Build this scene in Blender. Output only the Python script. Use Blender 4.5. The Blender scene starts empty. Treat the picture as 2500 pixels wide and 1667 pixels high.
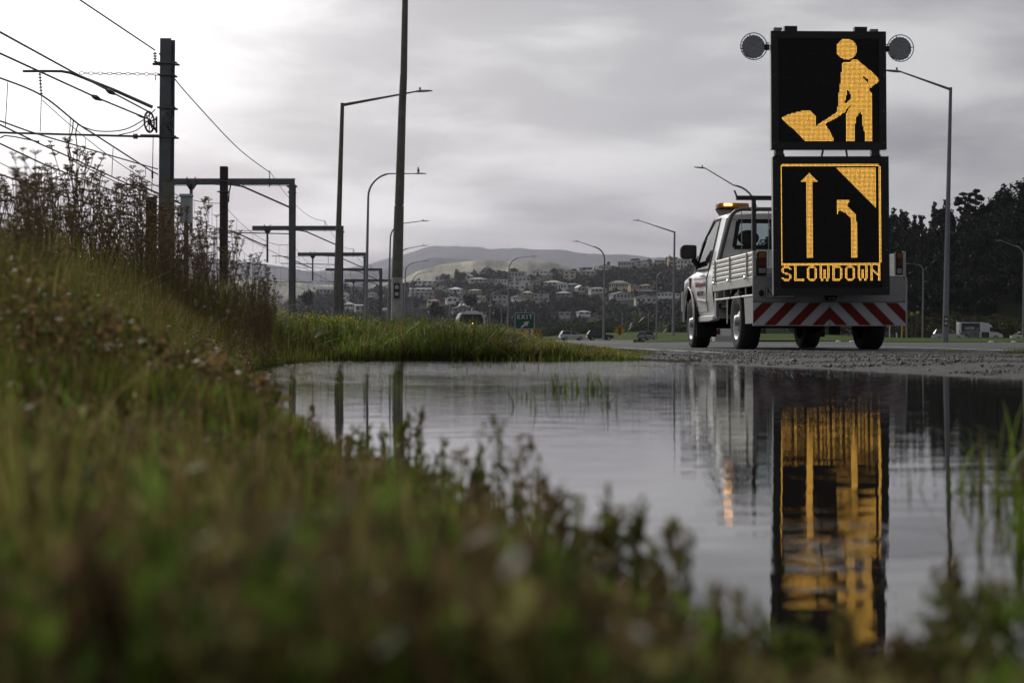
import bpy, math, random
import numpy as np
from mathutils import Vector, Matrix
R = math.radians
random.seed(7); rng = np.random.default_rng(7)
SC = bpy.context.scene
COL = SC.collection
F = 3870.0; HX = 1250.0; HY = 822.0; CH = 0.20      # focal length in photo pixels, principal column, horizon row, eye height

# ------------------------------------------------------------------ camera
cd = bpy.data.cameras.new("camera"); cam = bpy.data.objects.new("camera", cd); COL.objects.link(cam)
cd.sensor_width = 36; cd.lens = F/2500*36; cd.clip_start = 0.05; cd.clip_end = 40000
cd.shift_y = (HY-833.5)/2500
cam.location = (0, 0, CH); cam.rotation_euler = (R(90), 0, 0)
cd.dof.use_dof = True; cd.dof.focus_distance = 45; cd.dof.aperture_fstop = 6.4; cd.dof.aperture_blades = 0
SC.camera = cam

# ------------------------------------------------------------------ world, sun, exposure
SUN_AZ, SUN_EL = R(-24), R(27)
sdir = Vector((math.sin(SUN_AZ)*math.cos(SUN_EL), math.cos(SUN_AZ)*math.cos(SUN_EL), math.sin(SUN_EL)))
W = bpy.data.worlds.new("World"); SC.world = W; W.use_nodes = True
def build_world():
    nt = W.node_tree; N = nt.nodes; L = nt.links
    bg = N["Background"]
    def nd(t, **k):
        n = N.new(t)
        for a, b in k.items(): setattr(n, a, b)
        return n
    def math_(op, a, b=None, c=None, clamp=False):
        n = nd("ShaderNodeMath", operation=op, use_clamp=clamp)
        for i, v in enumerate((a, b, c)):
            if v is None: continue
            if isinstance(v, (int, float)): n.inputs[i].default_value = v
            else: L.new(v, n.inputs[i])
        return n.outputs[0]
    def mix(f, a, b):
        n = nd("ShaderNodeMix", data_type='RGBA')
        for i, v in ((0, f), (6, a), (7, b)):
            if isinstance(v, (int, float)): n.inputs[i].default_value = v
            elif isinstance(v, tuple): n.inputs[i].default_value = (*v, 1)
            else: L.new(v, n.inputs[i])
        return n.outputs[2]
    sky = nd("ShaderNodeTexSky", sky_type='NISHITA', sun_disc=False)
    sky.sun_elevation = SUN_EL; sky.sun_rotation = SUN_AZ; sky.air_density = 1.5; sky.dust_density = 3
    tc = nd("ShaderNodeTexCoord"); g = tc.outputs["Generated"]
    sep = nd("ShaderNodeSeparateXYZ"); L.new(g, sep.inputs[0])
    z = math_('MAXIMUM', sep.outputs[2], 0.0)
    zz = math_('ADD', z, 0.10)
    u = math_('DIVIDE', sep.outputs[0], zz); v = math_('DIVIDE', sep.outputs[1], zz)
    cmb = nd("ShaderNodeCombineXYZ"); L.new(u, cmb.inputs[0]); L.new(v, cmb.inputs[1])
    n1 = nd("ShaderNodeTexNoise"); n1.inputs["Scale"].default_value = 0.55; n1.inputs["Detail"].default_value = 6; n1.inputs["Roughness"].default_value = 0.5; n1.inputs["Distortion"].default_value = 0.35
    mp = nd("ShaderNodeMapping"); mp.inputs["Location"].default_value = (3.1, 1.7, 0.4); mp.inputs["Scale"].default_value = (0.8, 1.0, 1)
    L.new(cmb.outputs[0], mp.inputs[0]); L.new(mp.outputs[0], n1.inputs["Vector"])
    # billows low on the horizon: a second field on the direction itself, flattened in height
    mp2 = nd("ShaderNodeMapping"); mp2.inputs["Scale"].default_value = (6.5, 6.5, 24); mp2.inputs["Location"].default_value = (0.6, 2.2, 5.0)
    L.new(g, mp2.inputs[0])
    n2 = nd("ShaderNodeTexNoise"); n2.inputs["Scale"].default_value = 1.0; n2.inputs["Detail"].default_value = 6; n2.inputs["Roughness"].default_value = 0.5; n2.inputs["Distortion"].default_value = 0.2
    L.new(mp2.outputs[0], n2.inputs["Vector"])
    r1 = nd("ShaderNodeMapRange", interpolation_type='SMOOTHSTEP'); L.new(n1.outputs["Fac"], r1.inputs[0])
    for i, val in ((1, .38), (2, .64), (3, 0), (4, 1)): r1.inputs[i].default_value = val
    r2 = nd("ShaderNodeMapRange", interpolation_type='SMOOTHSTEP'); L.new(n2.outputs["Fac"], r2.inputs[0])
    for i, val in ((1, .40), (2, .66), (3, 0), (4, 1)): r2.inputs[i].default_value = val
    c = math_('ADD', math_('MULTIPLY', r1.outputs[0], .42), math_('MULTIPLY', r2.outputs[0], .58))
    cloud = mix(c, (.225, .228, .255), (.68, .68, .69))
    # thinner cloud towards the hidden sun
    dp = nd("ShaderNodeVectorMath", operation='DOT_PRODUCT'); L.new(g, dp.inputs[0]); dp.inputs[1].default_value = sdir
    gl = nd("ShaderNodeMapRange", interpolation_type='SMOOTHERSTEP'); L.new(dp.outputs["Value"], gl.inputs[0])
    for i, val in ((1, .895), (2, .985), (3, 0), (4, 1)): gl.inputs[i].default_value = val
    glow = math_('MULTIPLY', gl.outputs[0], 1.0)
    bright = mix(glow, (0, 0, 0), (.70, .695, .68))
    addn = nd("ShaderNodeMix", data_type='RGBA', blend_type='ADD'); addn.inputs[0].default_value = 1
    L.new(cloud, addn.inputs[6]); L.new(bright, addn.inputs[7])
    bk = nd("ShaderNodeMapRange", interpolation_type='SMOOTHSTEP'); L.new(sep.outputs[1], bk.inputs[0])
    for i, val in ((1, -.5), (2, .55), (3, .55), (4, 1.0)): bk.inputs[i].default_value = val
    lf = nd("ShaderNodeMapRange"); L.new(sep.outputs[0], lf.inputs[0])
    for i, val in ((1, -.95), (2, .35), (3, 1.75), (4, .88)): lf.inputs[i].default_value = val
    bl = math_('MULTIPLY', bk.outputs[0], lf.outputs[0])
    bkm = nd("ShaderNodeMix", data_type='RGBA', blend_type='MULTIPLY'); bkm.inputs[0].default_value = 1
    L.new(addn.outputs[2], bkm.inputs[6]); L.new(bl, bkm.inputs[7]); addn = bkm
    # overcast: Nishita sky shows only faintly through the cover
    skm = nd("ShaderNodeMix", data_type='RGBA', blend_type='MULTIPLY'); skm.inputs[0].default_value = 1
    L.new(sky.outputs[0], skm.inputs[6]); skm.inputs[7].default_value = (.1, .1, .1, 1)
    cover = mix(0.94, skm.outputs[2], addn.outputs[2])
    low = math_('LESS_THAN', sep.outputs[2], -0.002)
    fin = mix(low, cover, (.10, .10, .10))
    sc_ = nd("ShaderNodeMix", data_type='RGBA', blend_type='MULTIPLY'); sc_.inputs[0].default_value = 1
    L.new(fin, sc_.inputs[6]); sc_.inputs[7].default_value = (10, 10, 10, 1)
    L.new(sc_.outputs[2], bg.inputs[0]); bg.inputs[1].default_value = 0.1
build_world()
sd = bpy.data.lights.new("sun", 'SUN'); so = bpy.data.objects.new("sun", sd); COL.objects.link(so)
sd.energy = 1.9; sd.angle = R(14); sd.color = (1, .95, .87)
so.rotation_euler = (-sdir).to_track_quat('-Z', 'Y').to_euler()
SC.view_settings.view_transform = 'Standard'; SC.view_settings.look = 'None'
SC.view_settings.exposure = 0; SC.view_settings.gamma = 1
try:
    SC.cycles.use_denoising = True
    SC.cycles.max_bounces = 8; SC.cycles.transparent_max_bounces = 16
    SC.cycles.caustics_reflective = False; SC.cycles.caustics_refractive = False
    SC.cycles.sample_clamp_indirect = 4
except Exception: pass

# ------------------------------------------------------------------ helpers
def P(px, py, Y): return Vector(((px-HX)/F*Y, Y, CH+(HY-py)/F*Y))
def s2l(c): return tuple((x/12.92 if x <= .04045 else ((x+.055)/1.055)**2.4) for x in c)

def M(name, col, rough=.6, metal=0., var=.12, scale=6., bump=0., bscale=40., spec=.5, emit=None, es=0., coat=0., trans=0., dirt=None, dscale=3., damt=.5):
    m = bpy.data.materials.new(name); m.use_nodes = True
    nt = m.node_tree; N = nt.nodes; L = nt.links; b = N["Principled BSDF"]
    b.inputs["Roughness"].default_value = rough; b.inputs["Metallic"].default_value = metal
    b.inputs["Specular IOR Level"].default_value = spec; b.inputs["Coat Weight"].default_value = coat
    if coat: b.inputs["Coat Roughness"].default_value = .06
    tc = N.new("ShaderNodeTexCoord")
    no = N.new("ShaderNodeTexNoise"); no.inputs["Scale"].default_value = scale; no.inputs["Detail"].default_value = 5
    L.new(tc.outputs["Object"], no.inputs["Vector"])
    rp = N.new("ShaderNodeMix"); rp.data_type = 'RGBA'
    lo = tuple(max(0, x*(1-var)) for x in col); hi = tuple(min(1, x*(1+var)) for x in col)
    rp.inputs[6].default_value = (*lo, 1); rp.inputs[7].default_value = (*hi, 1)
    mr = N.new("ShaderNodeMapRange"); mr.inputs[1].default_value = .3; mr.inputs[2].default_value = .7
    L.new(no.outputs["Fac"], mr.inputs[0]); L.new(mr.outputs[0], rp.inputs[0])
    out = rp.outputs[2]
    if dirt:
        n3 = N.new("ShaderNodeTexNoise"); n3.inputs["Scale"].default_value = dscale; n3.inputs["Detail"].default_value = 8; n3.inputs["Roughness"].default_value = .65
        L.new(tc.outputs["Object"], n3.inputs["Vector"])
        m3 = N.new("ShaderNodeMapRange"); m3.inputs[1].default_value = .48; m3.inputs[2].default_value = .72; m3.inputs[4].default_value = damt
        L.new(n3.outputs["Fac"], m3.inputs[0])
        x3 = N.new("ShaderNodeMix"); x3.data_type = 'RGBA'; L.new(m3.outputs[0], x3.inputs[0]); L.new(out, x3.inputs[6]); x3.inputs[7].default_value = (*dirt, 1)
        out = x3.outputs[2]
    L.new(out, b.inputs["Base Color"])
    if bump:
        n2 = N.new("ShaderNodeTexNoise"); n2.inputs["Scale"].default_value = bscale; n2.inputs["Detail"].default_value = 4
        L.new(tc.outputs["Object"], n2.inputs["Vector"])
        bp = N.new("ShaderNodeBump"); bp.inputs["Distance"].default_value = bump; L.new(n2.outputs["Fac"], bp.inputs["Height"]); L.new(bp.outputs[0], b.inputs["Normal"])
    if emit: b.inputs["Emission Color"].default_value = (*emit, 1); b.inputs["Emission Strength"].default_value = es
    return m

def Mleaf(name, trans=.35, rough=.6, tint=(1, 1, 1)):
    m = bpy.data.materials.new(name); m.use_nodes = True
    nt = m.node_tree; N = nt.nodes; L = nt.links; b = N["Principled BSDF"]; out = N["Material Output"]
    at = N.new("ShaderNodeAttribute"); at.attribute_name = "Col"
    mm = N.new("ShaderNodeMix"); mm.data_type = 'RGBA'; mm.blend_type = 'MULTIPLY'; mm.inputs[0].default_value = 1
    L.new(at.outputs["Color"], mm.inputs[6]); mm.inputs[7].default_value = (*tint, 1)
    L.new(mm.outputs[2], b.inputs["Base Color"]); b.inputs["Roughness"].default_value = rough; b.inputs["Specular IOR Level"].default_value = .12
    t = N.new("ShaderNodeBsdfTranslucent"); L.new(mm.outputs[2], t.inputs[0])
    mx = N.new("ShaderNodeMixShader"); mx.inputs[0].default_value = trans
    L.new(b.outputs[0], mx.inputs[1]); L.new(t.outputs[0], mx.inputs[2]); L.new(mx.outputs[0], out.inputs[0])
    return m

def Mglass(name, tint=(.75, .8, .8), op=.35):
    m = bpy.data.materials.new(name); m.use_nodes = True
    nt = m.node_tree; N = nt.nodes; L = nt.links; b = N["Principled BSDF"]; out = N["Material Output"]
    b.inputs["Base Color"].default_value = (.01, .012, .012, 1); b.inputs["Roughness"].default_value = .03
    tr = N.new("ShaderNodeBsdfTransparent"); tr.inputs[0].default_value = (*tint, 1)
    mx = N.new("ShaderNodeMixShader"); mx.inputs[0].default_value = 1-op
    L.new(b.outputs[0], mx.inputs[1]); L.new(tr.outputs[0], mx.inputs[2]); L.new(mx.outputs[0], out.inputs[0])
    return m

def tag(o, label=None, cat=None, group=None, kind=None):
    if label: o["label"] = label
    if cat: o["category"] = cat
    if group: o["group"] = group
    if kind: o["kind"] = kind
    return o
def empty(name, loc=(0, 0, 0), rz=0., label=None, cat=None, group=None):
    o = bpy.data.objects.new(name, None); COL.objects.link(o); o.location = loc; o.rotation_euler = (0, 0, rz); o.empty_display_size = .1
    return tag(o, label, cat, group)
def put(name, me, parent=None, loc=None):
    o = bpy.data.objects.new(name, me); COL.objects.link(o); o.parent = parent
    if loc is not None: o.location = loc
    return o
def copy_tree(o, kids, parent=None):
    c = o.copy(); COL.objects.link(c); c.parent = parent
    for ch in kids.get(o.name, []): copy_tree(ch, kids, c)
    return c
def kidmap(root):
    km = {}
    for x in bpy.data.objects:
        if x.parent: km.setdefault(x.parent.name, []).append(x)
    return km

class MB:
    def __init__(s): s.v = []; s.f = []; s.m = []; s.sm = []; s.mi = 0; s.smooth = False
    def add(s, vs, fs):
        o = len(s.v); s.v += [tuple(x) for x in vs]
        for f in fs: s.f.append(tuple(i+o for i in f)); s.m.append(s.mi); s.sm.append(s.smooth)
    def box(s, x0, x1, y0, y1, z0, z1):
        v = [(x, y, z) for z in (z0, z1) for y in (y0, y1) for x in (x0, x1)]
        s.add(v, [(0, 2, 3, 1), (4, 5, 7, 6), (0, 1, 5, 4), (2, 6, 7, 3), (0, 4, 6, 2), (1, 3, 7, 5)])
    def bar(s, a, b, w, h=None, up=(0, 0, 1)):
        a = Vector(a); b = Vector(b); h = w if h is None else h
        d = (b-a).normalized(); u = Vector(up)
        if abs(d.dot(u)) > .98: u = Vector((0, 1, 0))
        r = d.cross(u).normalized()*(w/2); u = r.cross(d).normalized()*(h/2)
        v = [p+sx*r+sz*u for p in (a, b) for sx, sz in ((-1, -1), (1, -1), (1, 1), (-1, 1))]
        s.add(v, [(0, 1, 2, 3), (7, 6, 5, 4), (0, 4, 5, 1), (1, 5, 6, 2), (2, 6, 7, 3), (3, 7, 4, 0)])
    def tube(s, pts, r, n=8, cap=True):
        pts = [Vector(p) for p in pts]; k = len(pts)
        rr = r if isinstance(r, (list, tuple)) else [r]*k
        rings = []; prev = None
        for i, p in enumerate(pts):
            d = (pts[min(i+1, k-1)]-pts[max(i-1, 0)]).normalized()
            if prev is None:
                u = Vector((0, 0, 1)) if abs(d.z) < .9 else Vector((0, 1, 0))
                a = d.cross(u).normalized()
            else:
                a = (prev-d*prev.dot(d)).normalized()
            prev = a; b = d.cross(a)
            rings.append([p+rr[i]*(math.cos(2*math.pi*j/n)*a+math.sin(2*math.pi*j/n)*b) for j in range(n)])
        fs = []
        for i in range(k-1):
            for j in range(n):
                a = i*n+j; b = i*n+(j+1) % n
                fs.append((a, b, b+n, a+n))
        if cap: fs.append(tuple(range(n-1, -1, -1))); fs.append(tuple((k-1)*n+j for j in range(n)))
        s.add([q for r_ in rings for q in r_], fs)
    def prism(s, poly, axis, a, b):
        """poly of 2-D points swept along axis ('x','y','z') from a to b"""
        def mk(p, t): return {'x': (t, p[0], p[1]), 'y': (p[0], t, p[1]), 'z': (p[0], p[1], t)}[axis]
        n = len(poly); v = [mk(p, a) for p in poly]+[mk(p, b) for p in poly]
        s.add(v, [tuple(range(n)), tuple(range(2*n-1, n-1, -1))]+[(i, i+n, (i+1) % n+n, (i+1) % n) for i in range(n)])
    def lathe(s, prof, c, axis='x', n=24):
        """prof: (radius, offset along axis)"""
        c = Vector(c); v = []
        for r, t in prof:
            for j in range(n):
                a = 2*math.pi*j/n; ca, sa = r*math.cos(a), r*math.sin(a)
                v.append(c+Vector({'x': (t, ca, sa), 'y': (ca, t, sa), 'z': (ca, sa, t)}[axis]))
        fs = [(i*n+j, i*n+(j+1) % n, (i+1)*n+(j+1) % n, (i+1)*n+j) for i in range(len(prof)-1) for j in range(n)]
        s.add(v, fs)
    def ball(s, c, rx, ry=None, rz=None, n=10, k=6):
        ry = rx if ry is None else ry; rz = rx if rz is None else rz
        v = []; 
        for i in range(k+1):
            t = math.pi*i/k
            for j in range(n):
                a = 2*math.pi*j/n; v.append((c[0]+rx*math.sin(t)*math.cos(a), c[1]+ry*math.sin(t)*math.sin(a), c[2]+rz*math.cos(t)))
        s.add(v, [(i*n+j, (i+1)*n+j, (i+1)*n+(j+1) % n, i*n+(j+1) % n) for i in range(k) for j in range(n)])
    def mesh(s, name, mats):
        me = bpy.data.meshes.new(name); me.from_pydata(s.v, [], s.f)
        for m in (mats if isinstance(mats, (list, tuple)) else [mats]): me.materials.append(m)
        me.polygons.foreach_set("material_index", s.m); me.polygons.foreach_set("use_smooth", s.sm)
        me.update(); return me
    def build(s, name, mats, parent=None, bevel=0, loc=None):
        import bmesh
        me = s.mesh(name, mats)
        bm = bmesh.new(); bm.from_mesh(me); bmesh.ops.recalc_face_normals(bm, faces=bm.faces)
        if bevel:
            es = [e for e in bm.edges if len(e.link_faces) == 2 and e.calc_face_angle(0) > .6]
            bmesh.ops.bevel(bm, geom=es, offset=bevel, segments=1, affect='EDGES', clamp_overlap=True)
        bm.to_mesh(me); bm.free()
        return put(name, me, parent, loc)

def big_mesh(name, V, Fc, cols=None, mat=None):
    """V (n,3), Fc (m,3 or 4); cols per vertex"""
    me = bpy.data.meshes.new(name); n, m, k = len(V), len(Fc), Fc.shape[1]
    me.vertices.add(n); me.vertices.foreach_set("co", np.ascontiguousarray(V, dtype=np.float32).ravel())
    me.loops.add(m*k); me.loops.foreach_set("vertex_index", np.ascontiguousarray(Fc, dtype=np.int32).ravel())
    me.polygons.add(m); me.polygons.foreach_set("loop_start", np.arange(0, m*k, k, dtype=np.int32))
    try: me.polygons.foreach_set("loop_total", np.full(m, k, dtype=np.int32))
    except Exception: pass
    if cols is not None:
        ca = me.color_attributes.new("Col", 'FLOAT_COLOR', 'POINT')
        c4 = np.ones((n, 4), dtype=np.float32); c4[:, :3] = cols; ca.data.foreach_set("color", c4.ravel())
    if mat: me.materials.append(mat)
    me.update(calc_edges=True); me.validate()
    return me

_lat = rng.random((256, 256))
def vn(x, y):
    xi = np.floor(x).astype(int); yi = np.floor(y).astype(int); fx = x-xi; fy = y-yi
    fx = fx*fx*(3-2*fx); fy = fy*fy*(3-2*fy)
    a = _lat[xi & 255, yi & 255]; b = _lat[(xi+1) & 255, yi & 255]; c = _lat[xi & 255, (yi+1) & 255]; d = _lat[(xi+1) & 255, (yi+1) & 255]
    return (a*(1-fx)+b*fx)*(1-fy)+(c*(1-fx)+d*fx)*fy
def fbm(x, y, o=4):
    x = np.asarray(x, float); y = np.asarray(y, float)
    t = 0; a = .5; s = 0
    for i in range(o): t = t+a*vn(x*2**i+17.3*i, y*2**i+9.1*i); s += a; a *= .5
    return t/s-.5

def interp(x, tab): return np.interp(x, [t[0] for t in tab], [t[1] for t in tab])

# ------------------------------------------------------------------ ground heights
PUD = [(.16, .90), (.13, .91), (.07, 1.1), (.02, 1.4), (-.08, 2.0), (-.33, 2.6), (-.66, 4), (-1.12, 6.5), (-1.45, 9), (-1.62, 11.5), (-1.5, 13.2),
       (-1, 13.7), (0, 13.5), (1.05, 13.2), (1.5, 11.6), (1.95, 9.9), (2.4, 7.6), (3.0, 5.6), (3.4, 4), (2.8, 2.2), (1.8, 1.5), (.9, 1.02), (.5, .95), (.28, .90)]
def pud_sd(X, Y):
    X = np.asarray(X, float); Y = np.asarray(Y, float)
    d = np.full(X.shape, 1e9); ins = np.zeros(X.shape, bool); n = len(PUD)
    for i in range(n):
        ax, ay = PUD[i]; bx, by = PUD[(i+1) % n]
        ex, ey = bx-ax, by-ay; t = np.clip(((X-ax)*ex+(Y-ay)*ey)/(ex*ex+ey*ey), 0, 1)
        d = np.minimum(d, np.hypot(X-ax-t*ex, Y-ay-t*ey))
        cond = ((ay > Y) != (by > Y)) & (X < (bx-ax)*(Y-ay)/(by-ay+1e-12)+ax)
        ins ^= cond
    return np.where(ins, -d, d)
def smooth(a, b, x):
    t = np.clip((x-a)/(b-a), 0, 1); return t*t*(3-2*t)
ROADL = [(0, 2.6), (12, 2.2), (15, 1.9), (25, .9), (40, -.6), (80, -3.4), (110, -5.5), (200, -12), (400, -26), (9000, -26)]   # left edge of asphalt against distance
def hG(X, Y):
    X = np.asarray(X, float); Y = np.asarray(Y, float); X, Y = np.broadcast_arrays(X, Y)
    d = pud_sd(X, Y)+.10*fbm(X*1.7, Y*1.7, 3)
    z = np.where(d < 0, -.06*(1-np.exp(d/.35)), .034*(1-np.exp(-d/.6)))
    rl = interp(Y, ROADL)
    left = smooth(.3, 3.2, rl-X)*smooth(.2, 1.5, d)
    z = z+left*(.16+.10*fbm(X*.5, Y*.5, 3))*np.exp(-np.maximum(Y-30, 0)/60.)
    z = z-.14*smooth(20, 80, Y)-.35*smooth(110, 300, Y)-6*smooth(500, 900, Y)
    z = z+.012*fbm(X*6, Y*6, 3)*smooth(.0, .3, d)*(1-smooth(15, 25, Y))
    px = HX+F*X/np.maximum(Y, .5)
    A = interp(px, [(1500, 0), (1580, .02), (1640, .32), (1700, .58), (1800, .50), (1950, .48), (2100, .32), (2200, .22), (2500, .20), (3500, .3)])
    z = z+A*np.exp(-((Y-104)/17.)**2)*(Y > 60)
    B = interp(px, [(1280, .1), (1350, .8), (1450, 1.45), (1560, 1.75), (1700, 1.6), (2000, .8), (4000, .8)])
    z = z+B*np.exp(-((Y-365)/32.)**2)*(px < 1750)
    return z

def polar_grid(name, rad, ang, fz, mat, keep=None):
    A, Rr = np.meshgrid(ang, rad); X = Rr*np.sin(A); Y = Rr*np.cos(A); Z = fz(X, Y)
    V = np.stack([X, Y, Z], -1).reshape(-1, 3); nr, na = X.shape
    i = np.arange(nr-1)[:, None]*na+np.arange(na-1)[None, :]
    Fc = np.stack([i, i+1, i+na+1, i+na], -1).reshape(-1, 4)
    if keep is not None:
        k = keep(X, Y).reshape(-1); Fc = Fc[k[Fc].all(1)]
    me = big_mesh(name, V, Fc[:, ::-1], None, mat)
    me.polygons.foreach_set("use_smooth", [True]*len(me.polygons))
    return put(name, me)

def Mground(name, stops, scale, bump=.0, bscale=60, rough=.95, spec=.04):
    m = bpy.data.materials.new(name); m.use_nodes = True
    nt = m.node_tree; N = nt.nodes; L = nt.links; b = N["Principled BSDF"]; b.inputs["Roughness"].default_value = rough; b.inputs["Specular IOR Level"].default_value = spec
    tc = N.new("ShaderNodeTexCoord"); no = N.new("ShaderNodeTexNoise"); no.inputs["Scale"].default_value = scale; no.inputs["Detail"].default_value = 8; no.inputs["Roughness"].default_value = .62
    L.new(tc.outputs["Object"], no.inputs["Vector"])
    cr = N.new("ShaderNodeValToRGB"); e = cr.color_ramp.elements
    e[0].position = stops[0][0]; e[0].color = (*stops[0][1], 1); e[1].position = stops[-1][0]; e[1].color = (*stops[-1][1], 1)
    for p, c in stops[1:-1]: x = e.new(p); x.color = (*c, 1)
    L.new(no.outputs["Fac"], cr.inputs[0]); L.new(cr.outputs[0], b.inputs["Base Color"])
    if bump:
        n2 = N.new("ShaderNodeTexNoise"); n2.inputs["Scale"].default_value = bscale; n2.inputs["Detail"].default_value = 6
        L.new(tc.outputs["Object"], n2.inputs["Vector"])
        bp = N.new("ShaderNodeBump"); bp.inputs["Distance"].default_value = bump; L.new(n2.outputs["Fac"], bp.inputs["Height"]); L.new(bp.outputs[0], b.inputs["Normal"])
    return m

m_soil = Mground("soil", [(.35, (.022, .020, .012)), (.5, (.035, .040, .014)), (.65, (.05, .055, .02))], 2.5, .01, 30)
m_grav = Mground("gravel", [(.35, (.060, .058, .055)), (.5, (.085, .082, .078)), (.66, (.125, .122, .118))], 9, .005, 120, .8, .25)
m_asph = Mground("asphalt", [(.3, (.050, .050, .051)), (.5, (.068, .068, .070)), (.7, (.09, .09, .092))], 5, .003, 220, .7, .25)
m_turf = Mground("turf", [(.3, (.038, .062, .012)), (.5, (.062, .098, .018)), (.7, (.085, .120, .026))], 1.2, .03, 12)
m_line = M("road_paint", (.62, .62, .60), .6, var=.15, scale=9, dirt=(.2, .2, .2), dscale=14, damt=.5)

def build_setting():
    rad = np.concatenate([np.linspace(.15, 3, 70), np.linspace(3.1, 16, 110), np.geomspace(16.4, 440, 100), np.geomspace(450, 9000, 18)])
    ang = np.concatenate([np.radians(np.linspace(-180, -36, 26)), np.radians(np.linspace(-34, 34, 300)), np.radians(np.linspace(36, 180, 26))])
    g = polar_grid("ground", rad, ang, lambda X, Y: hG(X, Y)-.25*smooth(50, 130, Y), m_soil); tag(g, kind='structure')
    # gravel shoulder between water and asphalt
    def k_grav(X, Y):
        px = HX+F*X/np.maximum(Y, .1)
        return (X > interp(Y, ROADL)-1.0+.9*fbm(X*.8, Y*.8, 3)) & (Y > 1.2) & (pud_sd(X, Y) > -1.2) & ((X > .6+.3*fbm(X*2, Y*2)) | (Y > 14.6)) & (Y < 60)
    rad2 = np.concatenate([np.linspace(1.2, 20, 190), np.geomspace(20.2, 60, 60)])
    g = polar_grid("gravel_path", rad2, np.radians(np.linspace(-4, 50, 330)), lambda X, Y: hG(X, Y)+.004, m_grav, k_grav); tag(g, kind='structure')
    def k_road(X, Y):
        px = HX+F*X/np.maximum(Y, .1)
        far = np.where(px > 1560, 80, 304)
        return (X > interp(Y, ROADL)+.25*fbm(X*.6, Y*.6, 3)+.9*(1-smooth(12, 22, Y))+(Y < 19)*1.3*(1-smooth(14, 19, Y))) & (Y < far) & (Y > 9.5+0*X) & (pud_sd(X, Y) > .55)
    rad3 = np.concatenate([np.linspace(9.5, 30, 130), np.geomspace(30.5, 345, 90)])
    g = polar_grid("road", rad3, np.radians(np.linspace(-12, 50, 300)), lambda X, Y: hG(X, Y)+.009, m_asph, k_road); tag(g, kind='structure')
    def k_turf(X, Y):
        px = HX+F*X/np.maximum(Y, .1)
        return ((px > 1560) & (Y > 80) & (Y < 150)) | ((px > 1290) & (px < 1800) & (Y > 296) & (Y < 430)) | ((px > 1560) & (Y >= 150) & (Y < 176))
    g = polar_grid("field", np.linspace(78, 430, 120), np.radians(np.linspace(0, 40, 160)), lambda X, Y: hG(X, Y)+.014, m_turf, k_turf); tag(g, kind='structure')
    # water
    wm = bpy.data.materials.new("puddle_water"); wm.use_nodes = True
    nt = wm.node_tree; N = nt.nodes; L = nt.links; b = N["Principled BSDF"]
    b.inputs["Base Color"].default_value = (.012, .011, .008, 1); b.inputs["Roughness"].default_value = .0; b.inputs["IOR"].default_value = 1.36; b.inputs["Specular IOR Level"].default_value = .62
    ge = N.new("ShaderNodeNewGeometry"); mp = N.new("ShaderNodeMapping"); mp.inputs["Scale"].default_value = (.42, 1.5, 1)
    L.new(ge.outputs["Position"], mp.inputs[0])
    n1 = N.new("ShaderNodeTexNoise"); n1.inputs["Scale"].default_value = 9; n1.inputs["Detail"].default_value = 3; n1.inputs["Roughness"].default_value = .45
    L.new(mp.outputs[0], n1.inputs["Vector"])
    # stronger ruffle on the far side of the puddle, where the wind reaches it
    sp = N.new("ShaderNodeSeparateXYZ"); L.new(ge.outputs["Position"], sp.inputs[0])
    nb = N.new("ShaderNodeTexNoise"); nb.inputs["Scale"].default_value = .7; nb.inputs["Detail"].default_value = 2; L.new(ge.outputs["Position"], nb.inputs["Vector"])
    ad = N.new("ShaderNodeMath"); ad.operation = 'MULTIPLY_ADD'; L.new(nb.outputs["Fac"], ad.inputs[0]); ad.inputs[1].default_value = 5; L.new(sp.outputs[1], ad.inputs[2])
    mr = N.new("ShaderNodeMapRange"); mr.interpolation_type = 'SMOOTHSTEP'; L.new(ad.outputs[0], mr.inputs[0])
    for i, v in ((1, 7.5), (2, 14.5), (3, .0006), (4, .009)): mr.inputs[i].default_value = v
    # ... but calmer towards the gravel side
    mr2 = N.new("ShaderNodeMapRange"); L.new(sp.outputs[0], mr2.inputs[0])
    for i, v in ((1, .5), (2, 1.8), (3, 1), (4, .18)): mr2.inputs[i].default_value = v
    mu = N.new("ShaderNodeMath"); mu.operation = 'MULTIPLY'; L.new(mr.outputs[0], mu.inputs[0]); L.new(mr2.outputs[0], mu.inputs[1])
    mx = N.new("ShaderNodeMath"); mx.operation = 'MAXIMUM'; L.new(mu.outputs[0], mx.inputs[0]); mx.inputs[1].default_value = .0011
    bp = N.new("ShaderNodeBump"); L.new(n1.outputs["Fac"], bp.inputs["Height"]); L.new(mx.outputs[0], bp.inputs["Distance"]); L.new(bp.outputs[0], b.inputs["Normal"])
    mb = MB(); mb.add([(-2.6, .2, 0), (4.2, .2, 0), (4.2, 14.6, 0), (-2.6, 14.6, 0)], [(0, 1, 2, 3)])
    tag(mb.build("water", wm), kind='structure')
    # painted edge line
    pts = [(5.45, 12), (5.6, 17.3), (5.72, 26), (5.73, 35.2), (5.3, 60), (4.6, 76), (3.2, 110), (0, 180)]
    mb = MB(); pv = []
    yy = np.concatenate([np.linspace(12, 40, 57), np.linspace(42, 180, 50)])
    for y in yy:
        x = float(interp(y, [(p[1], p[0]) for p in pts])); 
        for s in (-.07, .07): pv.append((x+s, y, float(hG(x+s, y))+.0135))
    mb.add(pv, [(2*i, 2*i+1, 2*i+3, 2*i+2) for i in range(len(yy)-1)])
    tag(mb.build("road_marking", m_line), kind='structure')
    mb = MB(); pv = []; yy = np.linspace(15.3, 90, 90)
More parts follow.
